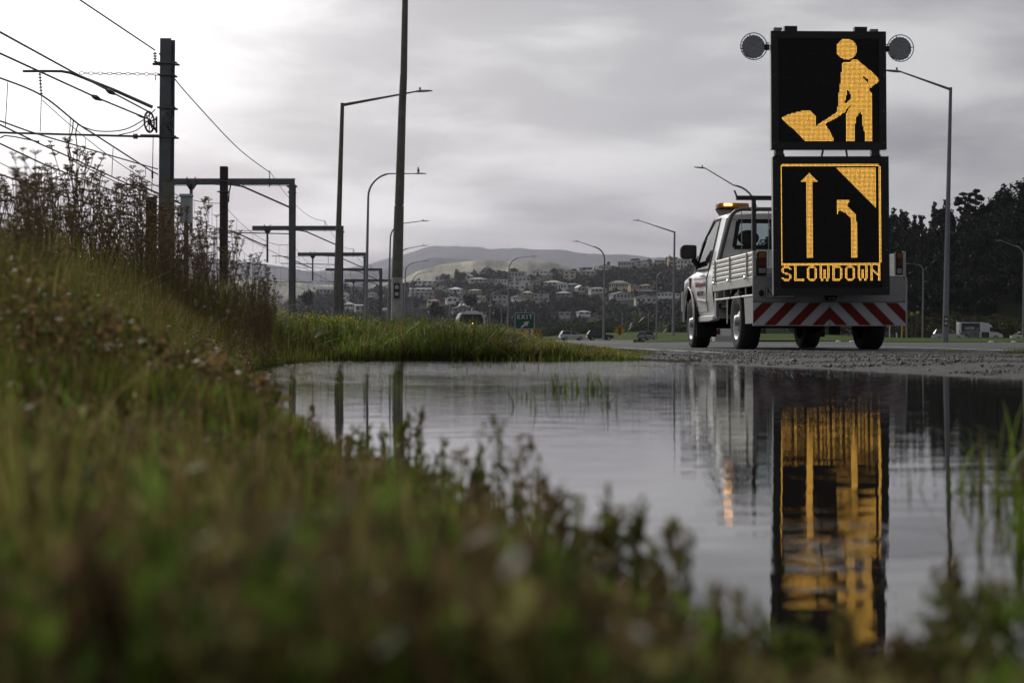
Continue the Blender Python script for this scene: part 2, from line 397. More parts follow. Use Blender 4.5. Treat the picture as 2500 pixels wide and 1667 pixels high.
    for y in yy:
        x = float(interp(y, [(15, 2.05), (17, 1.85), (22, 1.45), (40, .1), (90, -3.3)]))
        for s in (-.05, .05): pv.append((x+s, y, float(hG(x+s, y))+.0135))
    mb.add(pv, [(2*i, 2*i+1, 2*i+3, 2*i+2) for i in range(len(yy)-1)])
    tag(mb.build("road_marking", m_line), kind='structure')
build_setting()

# ------------------------------------------------------------------ hills
def ridge(name, sky, Yc, Y0, Yb, mat, n=(160, 26), amp=6., fold=0., px0=None, px1=None, base=-8., fscale=1., rough=0.):
    pxs = np.linspace(px0 if px0 is not None else sky[0][0], px1 if px1 is not None else sky[-1][0], n[0])
    ys = np.concatenate([np.linspace(Y0, Yc, n[1]), np.linspace(Yc, Yb, n[1]//2+1)[1:]])
    PX, YY = np.meshgrid(pxs, ys); X = (PX-HX)/F*YY
    zc = CH+(HY-interp(PX, sky))/F*Yc+rough*fbm(PX/26., PX*0+Yc*.01, 4)
    t = np.where(YY <= Yc, (YY-Y0)/(Yc-Y0), 1-(YY-Yc)/(Yb-Yc)*.6)
    prof = np.where(YY <= Yc, t, t)
    Z = base*(1-np.clip(t, 0, 1))*(YY <= Yc)+zc*prof
    k = np.sin(np.pi*np.clip((YY-Y0)/(Yc-Y0), 0, 1))
    Z = Z+k*amp*fbm(X/ (Yc*.03*fscale), YY/(Yc*.03*fscale), 5)*2
    if fold: Z = Z-k*fold*np.abs(fbm(X/(Yc*.022*fscale)+.35*fbm(YY/(Yc*.05), X/(Yc*.05), 2)*4, YY/(Yc*.11), 3))*2.4
    V = np.stack([X, YY, Z], -1).reshape(-1, 3); nr, na = X.shape
    i = np.arange(nr-1)[:, None]*na+np.arange(na-1)[None, :]
    Fc = np.stack([i, i+1, i+na+1, i+na], -1).reshape(-1, 4)
    me = big_mesh(name, V, Fc, None, mat); me.polygons.foreach_set("use_smooth", [True]*len(me.polygons))
    return tag(put(name, me), kind='structure')
m_far = Mground("far_bush", [(.3, (.03, .04, .04)), (.7, (.07, .078, .068))], .004, 45, .004)
def Mpasture():
    m = Mground("dry_pasture", [(.40, (.17, .17, .11)), (.5, (.34, .325, .22)), (.60, (.62, .57, .41))], .012)
    nt = m.node_tree; tc = [n for n in nt.nodes if n.type == 'TEX_COORD'][0]; no = [n for n in nt.nodes if n.type == 'TEX_NOISE'][0]
    mp = nt.nodes.new('ShaderNodeMapping'); mp.inputs['Rotation'].default_value = (0, 0, .5); mp.inputs['Scale'].default_value = (1.0, .16, .6)  # colour streaks along the slope stand in for light and shade on folds
    nt.links.new(tc.outputs['Object'], mp.inputs[0]); nt.links.new(mp.outputs[0], no.inputs['Vector']); return m
m_mid = Mpasture() or Mground("dry_pasture", [(.32, (.20, .19, .11)), (.5, (.38, .36, .23)), (.68, (.52, .48, .32))], .006, 26, .011)
m_hsd = Mground("hillside_soil", [(.35, (.010, .015, .006)), (.65, (.022, .028, .011))], .03)
SKY_FAR = [(-900, 668), (600, 668), (760, 662), (860, 652), (900, 646), (940, 634), (983, 622), (1017, 611), (1056, 601), (1098, 602), (1113, 600), (1151, 603), (1218, 608), (1260, 606), (1312, 609), (1352, 609), (1405, 615), (1450, 620), (1480, 622), (1518, 620), (1556, 625), (1600, 629), (1643, 631), (1760, 640), (2000, 650), (2600, 660)]
SKY_F2 = [(-900, 640), (520, 632), (620, 640), (700, 654), (760, 662), (840, 668), (930, 660), (985, 648), (1020, 638), (1052, 631), (1094, 629), (1151, 634), (1230, 648), (1320, 668), (1500, 690)]
SKY_MID = [(-900, 690), (560, 688), (640, 680), (760, 694), (900, 698), (985, 682), (1017, 662), (1075, 646), (1123, 640), (1161, 636), (1209, 635), (1255, 639), (1302, 636), (1356, 642), (1404, 654), (1450, 664), (1600, 690)]
ridge("mountain_ridge", SKY_FAR, 8200, 6000, 9300, m_far, n=(520, 20), amp=22, rough=11)
ridge("wooded_hills", SKY_F2, 5600, 4600, 6200, m_far, n=(460, 18), amp=12, rough=9)
ridge("pasture_hills", SKY_MID, 3600, 2500, 4100, m_mid, n=(420, 60), amp=10, fold=230, fscale=2.2)
SKY_H = [(380, 790), (560, 785), (640, 768), (700, 752), (750, 728), (840, 712), (930, 706), (990, 700), (1036, 695), (1084, 684), (1122, 677), (1199, 672), (1247, 671), (1300, 674), (1356, 668), (1422, 664), (1461, 656), (1512, 650), (1547, 648), (1604, 641), (1642, 639), (1700, 636), (1800, 625), (1900, 618), (2000, 612)]
HY0, HYC = 800., 1500.
def hillZ(px, Y):
    zc = CH+(HY-interp(px, SKY_H))/F*HYC
    return zc*np.clip((Y-HY0)/(HYC-HY0), -.1, 1.0)-1.5
def hillY(px, py):
    zc = CH+(HY-float(interp(px, SKY_H)))/F*HYC
    v = HY-py; den = zc/(HYC-HY0)-v/F
    if den <= 1e-6: return HYC
    return min(HYC, max(HY0+5, (zc*HY0/(HYC-HY0)-1.5*0)/den))
ridge("hillside", SKY_H, HYC, HY0, 1800, m_hsd, n=(200, 30), amp=0, base=-1.5)

# ------------------------------------------------------------------ foliage generators
def leaf_cloud(n, rx, ry, rz, size, seed, lobes=7, shape='round', c0=(.03, .045, .015), c1=(.07, .09, .03), flat=.0):
    g = np.random.default_rng(seed)
    if shape == 'round':
        cen = g.normal(0, 1, (lobes, 3)); cen /= np.linalg.norm(cen, axis=1)[:, None]; cen *= g.random((lobes, 1))**.5*.62
        cen[:, 2] = cen[:, 2]*.75+.08; rad = g.uniform(.28, .5, lobes)
    else:                                  # tiered conifer: lobes stacked on whorls
        t = g.random(lobes); a = g.random(lobes)*6.283; w = (1-t)**.8*.75
        cen = np.stack([np.cos(a)*w*g.uniform(.3, 1, lobes), np.sin(a)*w*g.uniform(.3, 1, lobes), t*1.9-.95], 1); rad = g.uniform(.14, .26, lobes)
    li = g.integers(0, lobes, n); d = g.normal(0, 1, (n, 3)); d /= np.linalg.norm(d, axis=1)[:, None]
    if shape != 'round': d[:, 2] *= .5
    p = cen[li]+d*rad[li][:, None]*(g.random((n, 1))**.4)
    p *= np.array([rx, ry, rz])
    s = size*g.uniform(.6, 1.4, n)
    a = g.normal(0, 1, (n, 3)); a /= np.linalg.norm(a, axis=1)[:, None]
    b = np.cross(a, g.normal(0, 1, (n, 3))); b /= np.linalg.norm(b, axis=1)[:, None]
    a = a*s[:, None]; b = b*(s*.7)[:, None]
    V = np.stack([p-a, p-b*.8, p+a, p+b*.8], 1).reshape(-1, 3)
    lobec = g.random(lobes)[li]; k = np.clip(.55*lobec+.45*g.random(n), 0, 1)[:, None]
    c = np.array(c0)*(1-k)+np.array(c1)*k
    return V, np.repeat(c, 4, 0)
def quads(nv): return np.arange(nv).reshape(-1, 4)
m_leaf = Mleaf("foliage", .25); m_bark = M("bark", (.07, .055, .04), .9, var=.3, bump=.02, bscale=12)
def scatter(protos, pos, sc, rot, name, mat=None, label=None, kcol=None):
    Vs, Cs = [], []
    for i, (p, s, r) in enumerate(zip(pos, sc, rot)):
        V, C = protos[i % len(protos)]
        ca, sa = math.cos(r), math.sin(r)
        v = V*np.array(s); v = np.stack([v[:, 0]*ca-v[:, 1]*sa, v[:, 0]*sa+v[:, 1]*ca, v[:, 2]], 1)+np.array(p)
        Vs.append(v); Cs.append(C*(kcol[i] if kcol is not None else 1))
    V = np.concatenate(Vs); C = np.concatenate(Cs)
    return put(name, big_mesh(name, V, quads(len(V)), C, mat or m_leaf))

# ------------------------------------------------------------------ houses on the hillside
WH = (.80, .80, .78); OW = (.62, .60, .54); CR = (.66, .58, .40); YL = (.55, .46, .20); GY = (.22, .22, .23); BR = (.13, .10, .075); DK = (.06, .06, .065); LG = (.48, .48, .47); BE = (.40, .35, .27)
def c3(x, y): return 600+x/4.9, 480+y/4.9
def c4(x, y): return 960+x/5.226, 560+y/5.226
def c5(x, y): return 1260+x/5.227, 560+y/5.227
HOUSES = [  # crop fn, x0,x1,ybase,ytop, wall, roof, roof type, windows, label
 (c4, 310, 590, 700, 640, WH, GY, 'hip', 4, "low white house with three dark garage openings at the ridge's left end"),
 (c4, 540, 740, 657, 585, OW, LG, 'gable', 4, "pale two level house beside the round dark tree on the left ridge"),
 (c4, 890, 1010, 645, 565, BE, CR, 'gable', 2, "beige house with tall pale roof just right of the round dark tree"),
 (c4, 965, 1190, 675, 615, BE, LG, 'hip', 4, "long beige bungalow with pale roof below the flat topped trees"),
 (c4, 1190, 1310, 672, 630, GY, LG, 'gable', 2, "small grey house squeezed between the beige bungalow and a white one"),
 (c4, 1305, 1475, 700, 637, WH, LG, 'flat', 4, "white house with dark windows left of the curved street lamp on the slope"),
 (c4, 1470, 1690, 612, 545, LG, BR, 'flat', 5, "long pale house with brown flat roof highest above the EXIT sign"),
 (c4, 1540, 1750, 665, 607, WH, WH, 'skillion', 4, "white split level house under the long brown roofed one"),
 (c4, 1480, 1690, 765, 670, WH, WH, 'flat', 5, "white modern cube house with balcony above the EXIT sign"),
 (c4, 205, 480, 797, 745, OW, GY, 'gable', 4, "pale gabled house above the long white roofed building"),
 (c4, 205, 505, 848, 800, LG, WH, 'skillion', 5, "long low building with white sloping roof at the left of the hillside"),
 (c4, 720, 875, 810, 738, WH, WH, 'hip', 3, "small white house with three windows alone in the bush"),
 (c4, 960, 1120, 802, 765, BE, CR, 'hip', 3, "beige bungalow with pale cream roof sunk in dark trees"),
 (c4, 430, 600, 950, 890, CR, (.36, .15, .09), 'hip', 3, "cream house with orange red tiled roof"),
 (c4, 670, 880, 925, 855, WH, (.10, .11, .14), 'gable', 3, "white house with steep dark blue gable facing the road"),
 (c4, 1000, 1165, 920, 850, CR, LG, 'skillion', 5, "cream house with two stepped roofs and a row of windows"),
 (c4, 1270, 1460, 957, 832, LG, GY, 'flat', 6, "grey concrete three storey block with open balconies"),
 (c4, 1510, 1670, 902, 842, WH, GY, 'gable', 5, "white house with five dark windows in a row above the EXIT sign"),
 (c4, 1650, 1772, 840, 790, BE, LG, 'hip', 2, "beige bungalow with pale roof between the white houses"),
 (c4, 100, 220, 1125, 868, DK, DK, 'flat', 9, "dark tall apartment block behind the thick concrete pole"),
 (c4, 222, 430, 1125, 1000, DK, GY, 'flat', 9, "dark grey apartment block with white balcony rails"),
 (c4, 330, 530, 1030, 985, WH, (.34, .18, .11), 'skillion', 4, "white house with salmon coloured sloping roofs"),
 (c4, 750, 1000, 1055, 975, GY, DK, 'gable', 4, "dark roofed building with three white dormers"),
 (c4, 550, 660, 752, 722, OW, GY, 'gable', 2, "tiny pale roof peeping from the bush left of centre"),
 (c4, 1000, 1170, 1110, 1050, OW, GY, 'flat', 3, "low pale shed behind the white van"),
 (c5, 220, 425, 572, 512, WH, LG, 'gable', 4, "white gabled house on the skyline right of the curved lamp"),
 (c5, 480, 612, 557, 487, GY, DK, 'hip', 3, "square two storey house with dark hip roof on the skyline"),
 (c5, 612, 765, 628, 530, CR, LG, 'flat', 4, "cream and grey house stepping down the slope"),
 (c5, 810, 960, 522, 470, GY, GY, 'hip', 2, "grey roofed house low on the skyline before the first tall lamp"),
 (c5, 840, 1030, 582, 515, BE, BR, 'hip', 3, "brown roofed house below the grey one by the tall lamp"),
 (c5, 1025, 1228, 513, 445, WH, DK, 'gable', 6, "white house with dark roof crossed by the tall curved lamp"),
 (c5, 1310, 1528, 472, 415, LG, GY, 'flat', 6, "long flat grey house on the upper ridge"),
 (c5, 1532, 1700, 477, 405, OW, DK, 'flat', 3, "pale boxy house under a dark hedge on the upper ridge"),
 (c5, 1765, 1930, 432, 377, LG, GY, 'hip', 5, "grey hip roofed house with a row of windows near the angled lamp"),
 (c5, 1937, 2050, 462, 358, YL, DK, 'flat', 3, "olive yellow house with dark roof behind the angled lamp"),
 (c5, 2052, 2185, 502, 392, WH, WH, 'flat', 6, "white three storey box house beside the truck mirror"),
 (c5, 2190, 2290, 445, 362, WH, LG, 'gable', 3, "white house with pale gable directly above the truck bonnet"),
 (c5, 300, 460, 640, 588, BE, BR, 'gable', 3, "brown house half hidden in the trees under the skyline"),
 (c5, 360, 590, 712, 655, BE, CR, 'hip', 4, "wide house with pale cream hip roof in mid slope"),
 (c5, 160, 350, 702, 637, BE, GY, 'gable', 6, "beige house with many small windows at mid slope"),
 (c5, 530, 640, 768, 682, WH, LG, 'skillion', 3, "white tall house with sloping roof at mid slope"),
 (c5, 642, 800, 742, 687, GY, GY, 'hip', 3, "grey house with grey roof beside the white tall one"),
 (c5, 765, 860, 792, 712, LG, (.24, .28, .25), 'gable', 2, "pale green roofed cottage left of the hip roofed house"),
 (c5, 865, 960, 775, 730, GY, DK, 'hip', 2, "small dark grey roof between the two pale green roofs"),
 (c5, 930, 1140, 802, 737, OW, (.30, .33, .30), 'hip', 4, "broad house with pale green hip roof beside the tall lamp"),
 (c5, 1185, 1440, 752, 652, CR, (.24, .29, .22), 'hip', 9, "large cream two storey house with green roof and balconies"),
 (c5, 1442, 1500, 777, 692, YL, GY, 'flat', 2, "narrow mustard yellow house next to the large cream one"),
 (c5, 1500, 1565, 777, 702, CR, (.30, .18, .12), 'gable', 2, "cream house with brown gable right of the mustard one"),
 (c5, 1572, 1730, 762, 697, BE, (.28, .18, .13), 'hip', 3, "beige house with terracotta roof near the angled lamp"),
 (c5, 510, 705, 852, 790, GY, LG, 'hip', 3, "grey roofed bungalow in the lower bush"),
 (c5, 220, 425, 917, 820, LG, LG, 'flat', 5, "pale grey two level house with a deck low on the slope"),
 (c5, 80, 210, 845, 788, BE, CR, 'hip', 2, "beige bungalow with cream roof low on the slope"),
 (c5, 1200, 1490, 882, 792, LG, GY, 'gable', 6, "long pale house with grey roof and deck below the cream house"),
 (c5, 1510, 1790, 942, 832, OW, (.26, .30, .27), 'gable', 4, "wide white house with two green gables low on the right"),
 (c5, 1800, 2095, 857, 797, WH, WH, 'gable', 6, "long white house running behind the angled lamp"),
 (c5, 1500, 1800, 815, 775, DK, DK, 'hip', 2, "dark roof stretched under the terracotta house"),
 (c5, 780, 940, 1087, 1035, WH, LG, 'hip', 2, "white house with grey hip roof low in the bush near the road"),
 (c5, 545, 692, 1102, 1055, LG, WH, 'skillion', 2, "white roofs low in the bush left of the grey hip roof"),
 (c3, 820, 1050, 1162, 1075, OW, GY, 'gable', 5, "long pale house behind the rail gantries"),
 (c3, 1155, 1222, 1262, 1150, WH, LG, 'gable', 2, "white house beside the second lamp post"),
 (c3, 1450, 1550, 1192, 1140, WH, GY, 'gable', 3, "small white house right of the third lamp post"),
 (c3, 1305, 1420, 1372, 1290, LG, WH, 'skillion', 2, "white sloping roof just above the bank grass"),
 (c3, 1620, 1722, 1422, 1325, LG, GY, 'hip', 3, "grey house just left of the thick concrete pole"),
 (c3, 365, 442, 1222, 1170, WH, DK, 'hip', 2, "little white house left of the rail gantry leg"),
 (c3, 1190, 1290, 1332, 1262, WH, LG, 'hip', 3, "white hip roofed house low behind the bank"),
 (c3, 1260, 1400, 1150, 1040, GY, GY, 'hip', 3, "grey house high behind the rail gantries"),
 (c3, 1320, 1440, 1085, 1042, BE, BR, 'flat', 3, "brown flat roofed house on the left skyline"),
 (c3, 1640, 1740, 1110, 1060, WH, GY, 'gable', 2, "white gable on the left skyline"),
]
_hm = {}
def hmat(kind, c):
    k = (kind, c)
    if k not in _hm: _hm[k] = M("house_"+kind, c, .7 if kind == "wall" else .55, var=.08, scale=.6, dirt=tuple(x*.6 for x in c), dscale=.35, damt=.4)
    return _hm[k]
m_win = M("window_glass", (.025, .03, .035), .12, var=.3, scale=1); m_frame = M("window_frame", (.5, .5, .48), .6)
HB = []
def houses():
    for i, (fn, x0, x1, yb, yt, wc, rc, rt, nw, lab) in enumerate(HOUSES):
        a = fn(x0, yb); b = fn(x1, yt); pb = a[1]; pt = b[1]; pc = (a[0]+b[0])/2
        Y = hillY(pc, pb); w = (b[0]-a[0])/F*Y; tot = (pb-pt)/F*Y
        loc = P(pc, pb, Y)
        yaw = random.uniform(-.35, .35) if w < 28 else random.uniform(-.15, .15)
        root = empty("hillside_house", loc, yaw, lab, "house", "houses on the hillside")
        HB.append((pc, pb, Y, b[0]-a[0], pb-pt))
        w *= .96; dep = min(max(w*.7, 7), 12)
        rh = {'hip': .36, 'gable': .38, 'flat': .07, 'skillion': .16}[rt]*tot; rh = min(rh, w*.35); eh = tot-rh
        mb = MB(); mb.box(-w/2, w/2, -dep/2, dep/2, -4, eh)
        if rt == 'gable' and w < 16: mb.prism([(-w/2, eh), (w/2, eh), (0, tot*.97)], 'y', -dep/2, dep/2)
        nl = max(1, round(eh/3.0))
        if nl > 1: mb.box(-w/2-.0, w*.1, -dep/2-1.4, -dep/2, eh*.42, eh*.42+.35)
        mb.build("wall", hmat("wall", wc), root)
        o = .6; rb = MB()
        if rt == 'flat': rb.box(-w/2-o, w/2+o, -dep/2-o, dep/2+o, eh, tot)
        elif rt == 'skillion':
            rb.prism([(-dep/2-o, eh-.1), (dep/2+o, tot-.3), (dep/2+o, tot), (-dep/2-o, eh+.25)], 'x', -w/2-o, w/2+o)
        elif rt == 'hip':
            k = min(w*.42, dep*.5)
            v = [(-w/2-o, -dep/2-o, eh), (w/2+o, -dep/2-o, eh), (w/2+o, dep/2+o, eh), (-w/2-o, dep/2+o, eh), (-w/2+k, 0, tot), (w/2-k, 0, tot)]
            v2 = [(x, y, z-.25) for x, y, z in v[:4]]
            rb.add(v+v2, [(0, 1, 5, 4), (1, 2, 5), (2, 3, 4, 5), (3, 0, 4), (6, 7, 1, 0), (7, 8, 2, 1), (8, 9, 3, 2), (9, 6, 0, 3), (9, 8, 7, 6)])
        else:
            if w < 16:
                rb.prism([(-w/2-o, eh-.2), (0, tot), (w/2+o, eh-.2), (w/2+o, eh-.45), (0, tot-.3), (-w/2-o, eh-.45)][::-1], 'y', -dep/2-o, dep/2+o)
            else:
                rb.prism([(-dep/2-o, eh-.1), (0, tot), (dep/2+o, eh-.1), (dep/2+o, eh-.35), (0, tot-.3), (-dep/2-o, eh-.35)], 'x', -w/2-o, w/2+o)
        rf = rb.build("roof", hmat("roof", rc), root)
        if i % 3 == 0:
            cb = MB(); cb.box(w*.2, w*.2+.7, .2, .9, eh, tot+.7); cb.build("chimney", hmat("wall", GY), rf)
        per = max(1, math.ceil(nw/nl)); k = 0
        for l in range(nl):
            z0 = eh*(l+.28)/nl; z1 = eh*(l+.80)/nl
            for j in range(per):
                if k >= nw: break
                k += 1
                cx = (j+.5)/per*w-w/2; hw = min(1.6, w/per*.30)*random.uniform(.7, 1.1)
                fb = MB(); y = -dep/2-.03
                for (xa, xb_, za, zb) in ((cx-hw-.12, cx+hw+.12, z0-.12, z0), (cx-hw-.12, cx+hw+.12, z1, z1+.12), (cx-hw-.12, cx-hw, z0, z1), (cx+hw, cx+hw+.12, z0, z1)): fb.box(xa, xb_, y-.05, y+.03, za, zb)
                fo = fb.build("window", m_frame, root)
                gb = MB(); gb.box(cx-hw, cx+hw, y-.01, y+.02, z0, z1); gb.build("pane", m_win, fo)
        sw = MB(); sw.box(w/2-.04, w/2+.05, -dep*.2, dep*.2, eh*.35, eh*.75); sw.build("window", m_win, root)
        if "dormers" in lab:
            for q in range(3):
                db = MB(); cx = -w*.1+q*w*.2; db.prism([(cx-1, eh), (cx+1, eh), (cx+1, eh+1.8), (cx, eh+3), (cx-1, eh+1.8)], 'y', -dep*.45, 0); db.build("dormer", hmat("wall", WH), root)
houses()

# ------------------------------------------------------------------ woods
def woods():
    pr = [leaf_cloud(95, 5.0, 5.0, 4.2, 1.0, 100+i, c0=(.012, .020, .009), c1=(.040, .052, .020)) for i in range(5)]
    pr += [leaf_cloud(90, 3.6, 3.6, 6.0, .9, 120+i, c0=(.009, .016, .009), c1=(.028, .040, .018)) for i in range(2)]
    pos, sc, rot, kc = [], [], [], []
    g = np.random.default_rng(3); n = 0
    while n < 3300:
        px = g.uniform(430, 1900); Y = HY0+ (HYC-HY0)*g.random()**.8+g.uniform(-60, 10)
        z = float(hillZ(px, Y)); X = (px-HX)/F*Y; py = HY-(z-CH)/Y*F
        s = g.uniform(.65, 1.35); top = py-7.5*s/Y*F; hw = 4.6*s/Y*F
        bad = False
        for (hx, hy, hY, hw_, hh) in HB:
            if Y < hY+6 and abs(px-hx) < hw_/2+hw*.75 and top < hy-hh*.42 and py > hy-hh-4:
                bad = True; break
            if abs(px-hx) < hw_/2 and abs(Y-hY) < 9: bad = True; break
        if bad: 
            if g.random() > .12: continue
            if Y < hY: continue
        pos.append((X, Y, z+3.0*s)); sc.append((s, s, s*g.uniform(.8, 1.2))); rot.append(g.uniform(0, 6.28))
        t = g.random(); kc.append(np.array([.50, .57, .34])*(.5+.8*t) if g.random() < .8 else np.array([.9, .92, .5])); n += 1
    o = scatter(pr, pos, sc, rot, "woods", kcol=kc); tag(o, "dark green bush covering the hillside between the houses", "bush", kind='stuff')
woods()
m_fol = m_leaf
def tree_thing(name, V, C, trunk, loc, label, group, scale=1, cat="tree"):
    root = empty(name, loc, random.uniform(0, 6.28), label, cat, group); root.scale = (scale,)*3
    put("crown", V, root); put("trunk", trunk, root)
    return root
def trees():
    # single dark trees that stand up among the houses
    for i, (px, py, w, h, lab) in enumerate([(1122, 692, 34, 38, "big round dark tree on the ridge beside the beige house"), (1087, 686, 26, 20, "low round tree behind the pale two level house"),
            (1195, 672, 34, 20, "flat topped dark tree clump above the long beige bungalow"), (1252, 668, 26, 14, "small dark tree row on the skyline above the EXIT sign"),
            (1352, 672, 20, 18, "round dark tree left of the square skyline house"), (1486, 648, 9, 10, "tiny round tree alone on the skyline"), (1550, 638, 34, 8, "flat dark hedge on top of the pale boxy house"),
            (1668, 634, 20, 16, "dark tree rising behind the truck mirror"), (752, 750, 56, 42, "large rounded dark tree behind the rail gantry leg"), (1062, 782, 52, 48, "broad dark conifer low on the left of the white van"),
            (1150, 752, 40, 34, "dark bushy tree under the white dormered roof"), (1222, 790, 40, 38, "dark bushy tree between the thin lamp posts")]):
        Y = hillY(px, min(py, 812)) if py < 745 else 640.
        V, C = leaf_cloud(420, w/2/F*Y*1.15, w/2/F*Y*1.15, h/2/F*Y*1.2, max(.5, .05*h/F*Y+.35), 300+i, lobes=9, c0=(.010, .017, .009), c1=(.030, .040, .016))
        V[:, 2] += h/2/F*Y
        me = big_mesh("crown", V, quads(len(V)), C, m_leaf)
        tb = MB(); tb.tube([(0, 0, -3), (0.1, 0, h/F*Y*.3), (0, .1, h/F*Y*.7)], [.4, .3, .1], 6)
        tree_thing("dark_tree", me, None, tb.mesh("trunk", m_bark), P(px, py, Y), lab, "single trees among the houses")
    # roadside bushes in front of the hillside
    bm_ = []
    for i in range(5):
        V, C = leaf_cloud(1700, 3.6, 3.2, 2.6, .17, 400+i, lobes=13, c0=(.012, .022, .006), c1=(.050, .068, .016)); V[:, 2] += 1.7
        bm_.append(big_mesh("crown", V, quads(len(V)), C, m_leaf))
    tb = MB(); tb.tube([(0, 0, -.5), (.1, 0, 1.2), (0, .1, 2.4)], [.12, .1, .04], 6); tbm = tb.mesh("trunk", m_bark)
    g = np.random.default_rng(9)
    top = [(1285, 806), (1330, 792), (1400, 775), (1470, 771), (1530, 778), (1600, 766), (1650, 770), (1700, 752), (1760, 742), (1840, 736)]
    nb = 0
    for row, (Y, f0) in enumerate(((445, .3), (420, .0), (400, -.5))):
        for px in np.arange(1290+row*9, 1850, 31):
            px2 = px+g.uniform(-8, 8); pt = float(interp(px2, top))+row*9+g.uniform(-3, 6)
            zt = CH+(HY-pt)/F*Y; zb = float(hG((px2-HX)/F*Y, Y))
            sc = max(.5, (zt-zb)/4.2)
            if px2 < 1340 and row == 2: continue
            root = empty("roadside_bush", ((px2-HX)/F*Y, Y, zb-.2), g.uniform(0, 6.28), "rounded green bush in the thicket behind the turf strip and passing cars", "bush", "bushes behind the turf strip")
            root.scale = (sc*g.uniform(.9, 1.25), sc*g.uniform(.9, 1.2), sc)
            put("crown", bm_[nb % 5], root); put("trunk", tbm, root); nb += 1
    # cabbage tree and flax, spiky pale
    for (px, py, Y, h, lab) in ((1556, 785, 395, 4.5, "pale spiky cabbage tree poking from the bushes"), (1613, 812, 385, 4.2, "spiky grey green flax at the edge of the turf"), (1530, 806, 385, 3.4, "low spiky flax behind the diamond sign")):
        root = empty("flax_plant", P(px, py+4, Y), 0, lab, "plant")
        mb = MB()
        for k in range(60):
            a = random.uniform(0, 6.28); t = random.uniform(.15, 1.1); l = h*random.uniform(.7, 1); d = Vector((math.cos(a)*math.sin(t), math.sin(a)*math.sin(t), math.cos(t)))
            s = Vector((-math.sin(a), math.cos(a), 0))*.09; m_ = d*l*.6; e = d*l+Vector((0, 0, -.25*t*l))
            mb.add([-s*.6, s*.6, m_+s, m_-s, e], [(0, 1, 2, 3), (3, 2, 4)])
        mb.build("leaves", M("flax_leaf", (.16, .19, .08), .5), root)
trees()
def forest():
    SKYR = [(1660, 640), (1750, 606), (1880, 580), (2000, 565), (2140, 545), (2180, 530), (2215, 533), (2262, 548), (2300, 528), (2330, 522), (2400, 512), (2440, 486), (2475, 470), (2500, 462), (2700, 430), (3100, 420)]
    g = np.random.default_rng(11)
    YC, Y0 = 350., 262.
    # hill under the trees
    sk = [(x, y+46) for x, y in SKYR]
    ridge("forest_hill", sk, YC, Y0, 470, m_hsd, n=(80, 16), amp=.6, base=-.6, px0=1870)
    pr = [leaf_cloud(620, 3.3, 3.3, 3.6, .34, 500+i, lobes=16, c0=(.008, .013, .006), c1=(.026, .034, .013)) for i in range(5)]
    pr += [leaf_cloud(560, 2.6, 2.6, 5.0, .32, 520+i, lobes=30, shape='con', c0=(.006, .011, .006), c1=(.018, .026, .011)) for i in range(3)]
    pos, sc, rot, kc = [], [], [], []
    for k in range(560):
        px = g.uniform(1880, 2720); t = g.random()**.7; Y = Y0+6+(YC-Y0-2)*t
        zc = CH+(HY-float(interp(px, sk)))/F*YC; z = zc*(Y-Y0)/(YC-Y0)-.5
        s = g.uniform(.75, 1.2)*(.62+.38*t)
        pos.append(((px-HX)/F*Y, Y, z+3.0*s)); sc.append((s, s, s)); rot.append(g.uniform(0, 6.28)); kc.append(np.array([.60, .70, .52])*g.uniform(.6, 1.25))
    o = scatter(pr, pos, sc, rot, "woods", kcol=kc); tag(o, "dark pine forest on the slope behind the van", "forest", kind='stuff')
    # brown scrub at the foot of the slope
    ps = [leaf_cloud(420, 2.2, 2.0, 1.2, .17, 560+i, lobes=10, c0=(.035, .028, .014), c1=(.085, .068, .032)) for i in range(3)]
    pg = [leaf_cloud(420, 2.0, 2.0, 1.4, .17, 565+i, lobes=10, c0=(.02, .03, .008), c1=(.085, .10, .025)) for i in range(2)]
    pos, sc, rot = [], [], []
    for k in range(112):
        px = g.uniform(1880, 2720); Y = g.uniform(252, 274); s = g.uniform(.6, 1.25)
        pos.append(((px-HX)/F*Y, Y, .4+(Y-252)*.13+.5*s)); sc.append((s, s, s)); rot.append(g.uniform(0, 6.28))
    o = scatter(ps+pg, pos, sc, rot, "undergrowth"); tag(o, "brown and green scrub at the foot of the pine slope", "undergrowth", kind='stuff')
    # skyline pines as things
    protos = []
    for i in range(4):
        V, C = leaf_cloud(1500, 3.0, 3.0, 4.6, .26, 600+i, lobes=38, shape='con' if i < 3 else 'round', c0=(.006, .011, .006), c1=(.018, .026, .012)); V[:, 2] += 7.2
        tb = MB(); tb.tube([(0, 0, -2), (.15, 0, 4), (0, .1, 11.2)], [.34, .26, .05], 7)
        for k in range(14):
            a = k*2.4; z = 3.6+k*.5; l = (3.0-(k*.16)); tb.tube([(0, 0, z), (math.cos(a)*l*.9, math.sin(a)*l*.9, z+.5)], [.07, .02], 4)
        protos.append((big_mesh("crown", V, quads(len(V)), C, m_leaf), tb.mesh("trunk", m_bark)))
    for i, (px, top) in enumerate([(2186, 528), (2205, 522), (2232, 540), (2256, 552), (2282, 527), (2300, 516), (2322, 514), (2344, 522), (2420, 492), (2436, 470), (2458, 462), (2478, 455), (2496, 452), (2530, 440), (1935, 575)]):
        Y = YC+g.uniform(-10, 5); h = g.uniform(9.5, 11.5); z = CH+(HY-top)/F*Y-h
        root = empty("pine_tree", ((px-HX)/F*Y, Y, z), g.uniform(0, 6.28), "dark pine in the row along the skyline of the forest slope", "tree", "pines on the forest skyline"); root.scale = (h/11.6*.95,)*2+(h/11.6,)
        put("crown", protos[i % 4][0], root); put("trunk", protos[i % 4][1], root)
    # the big open-crowned pine right of the tall lamp
    Y = 347.; s_ = Y/F
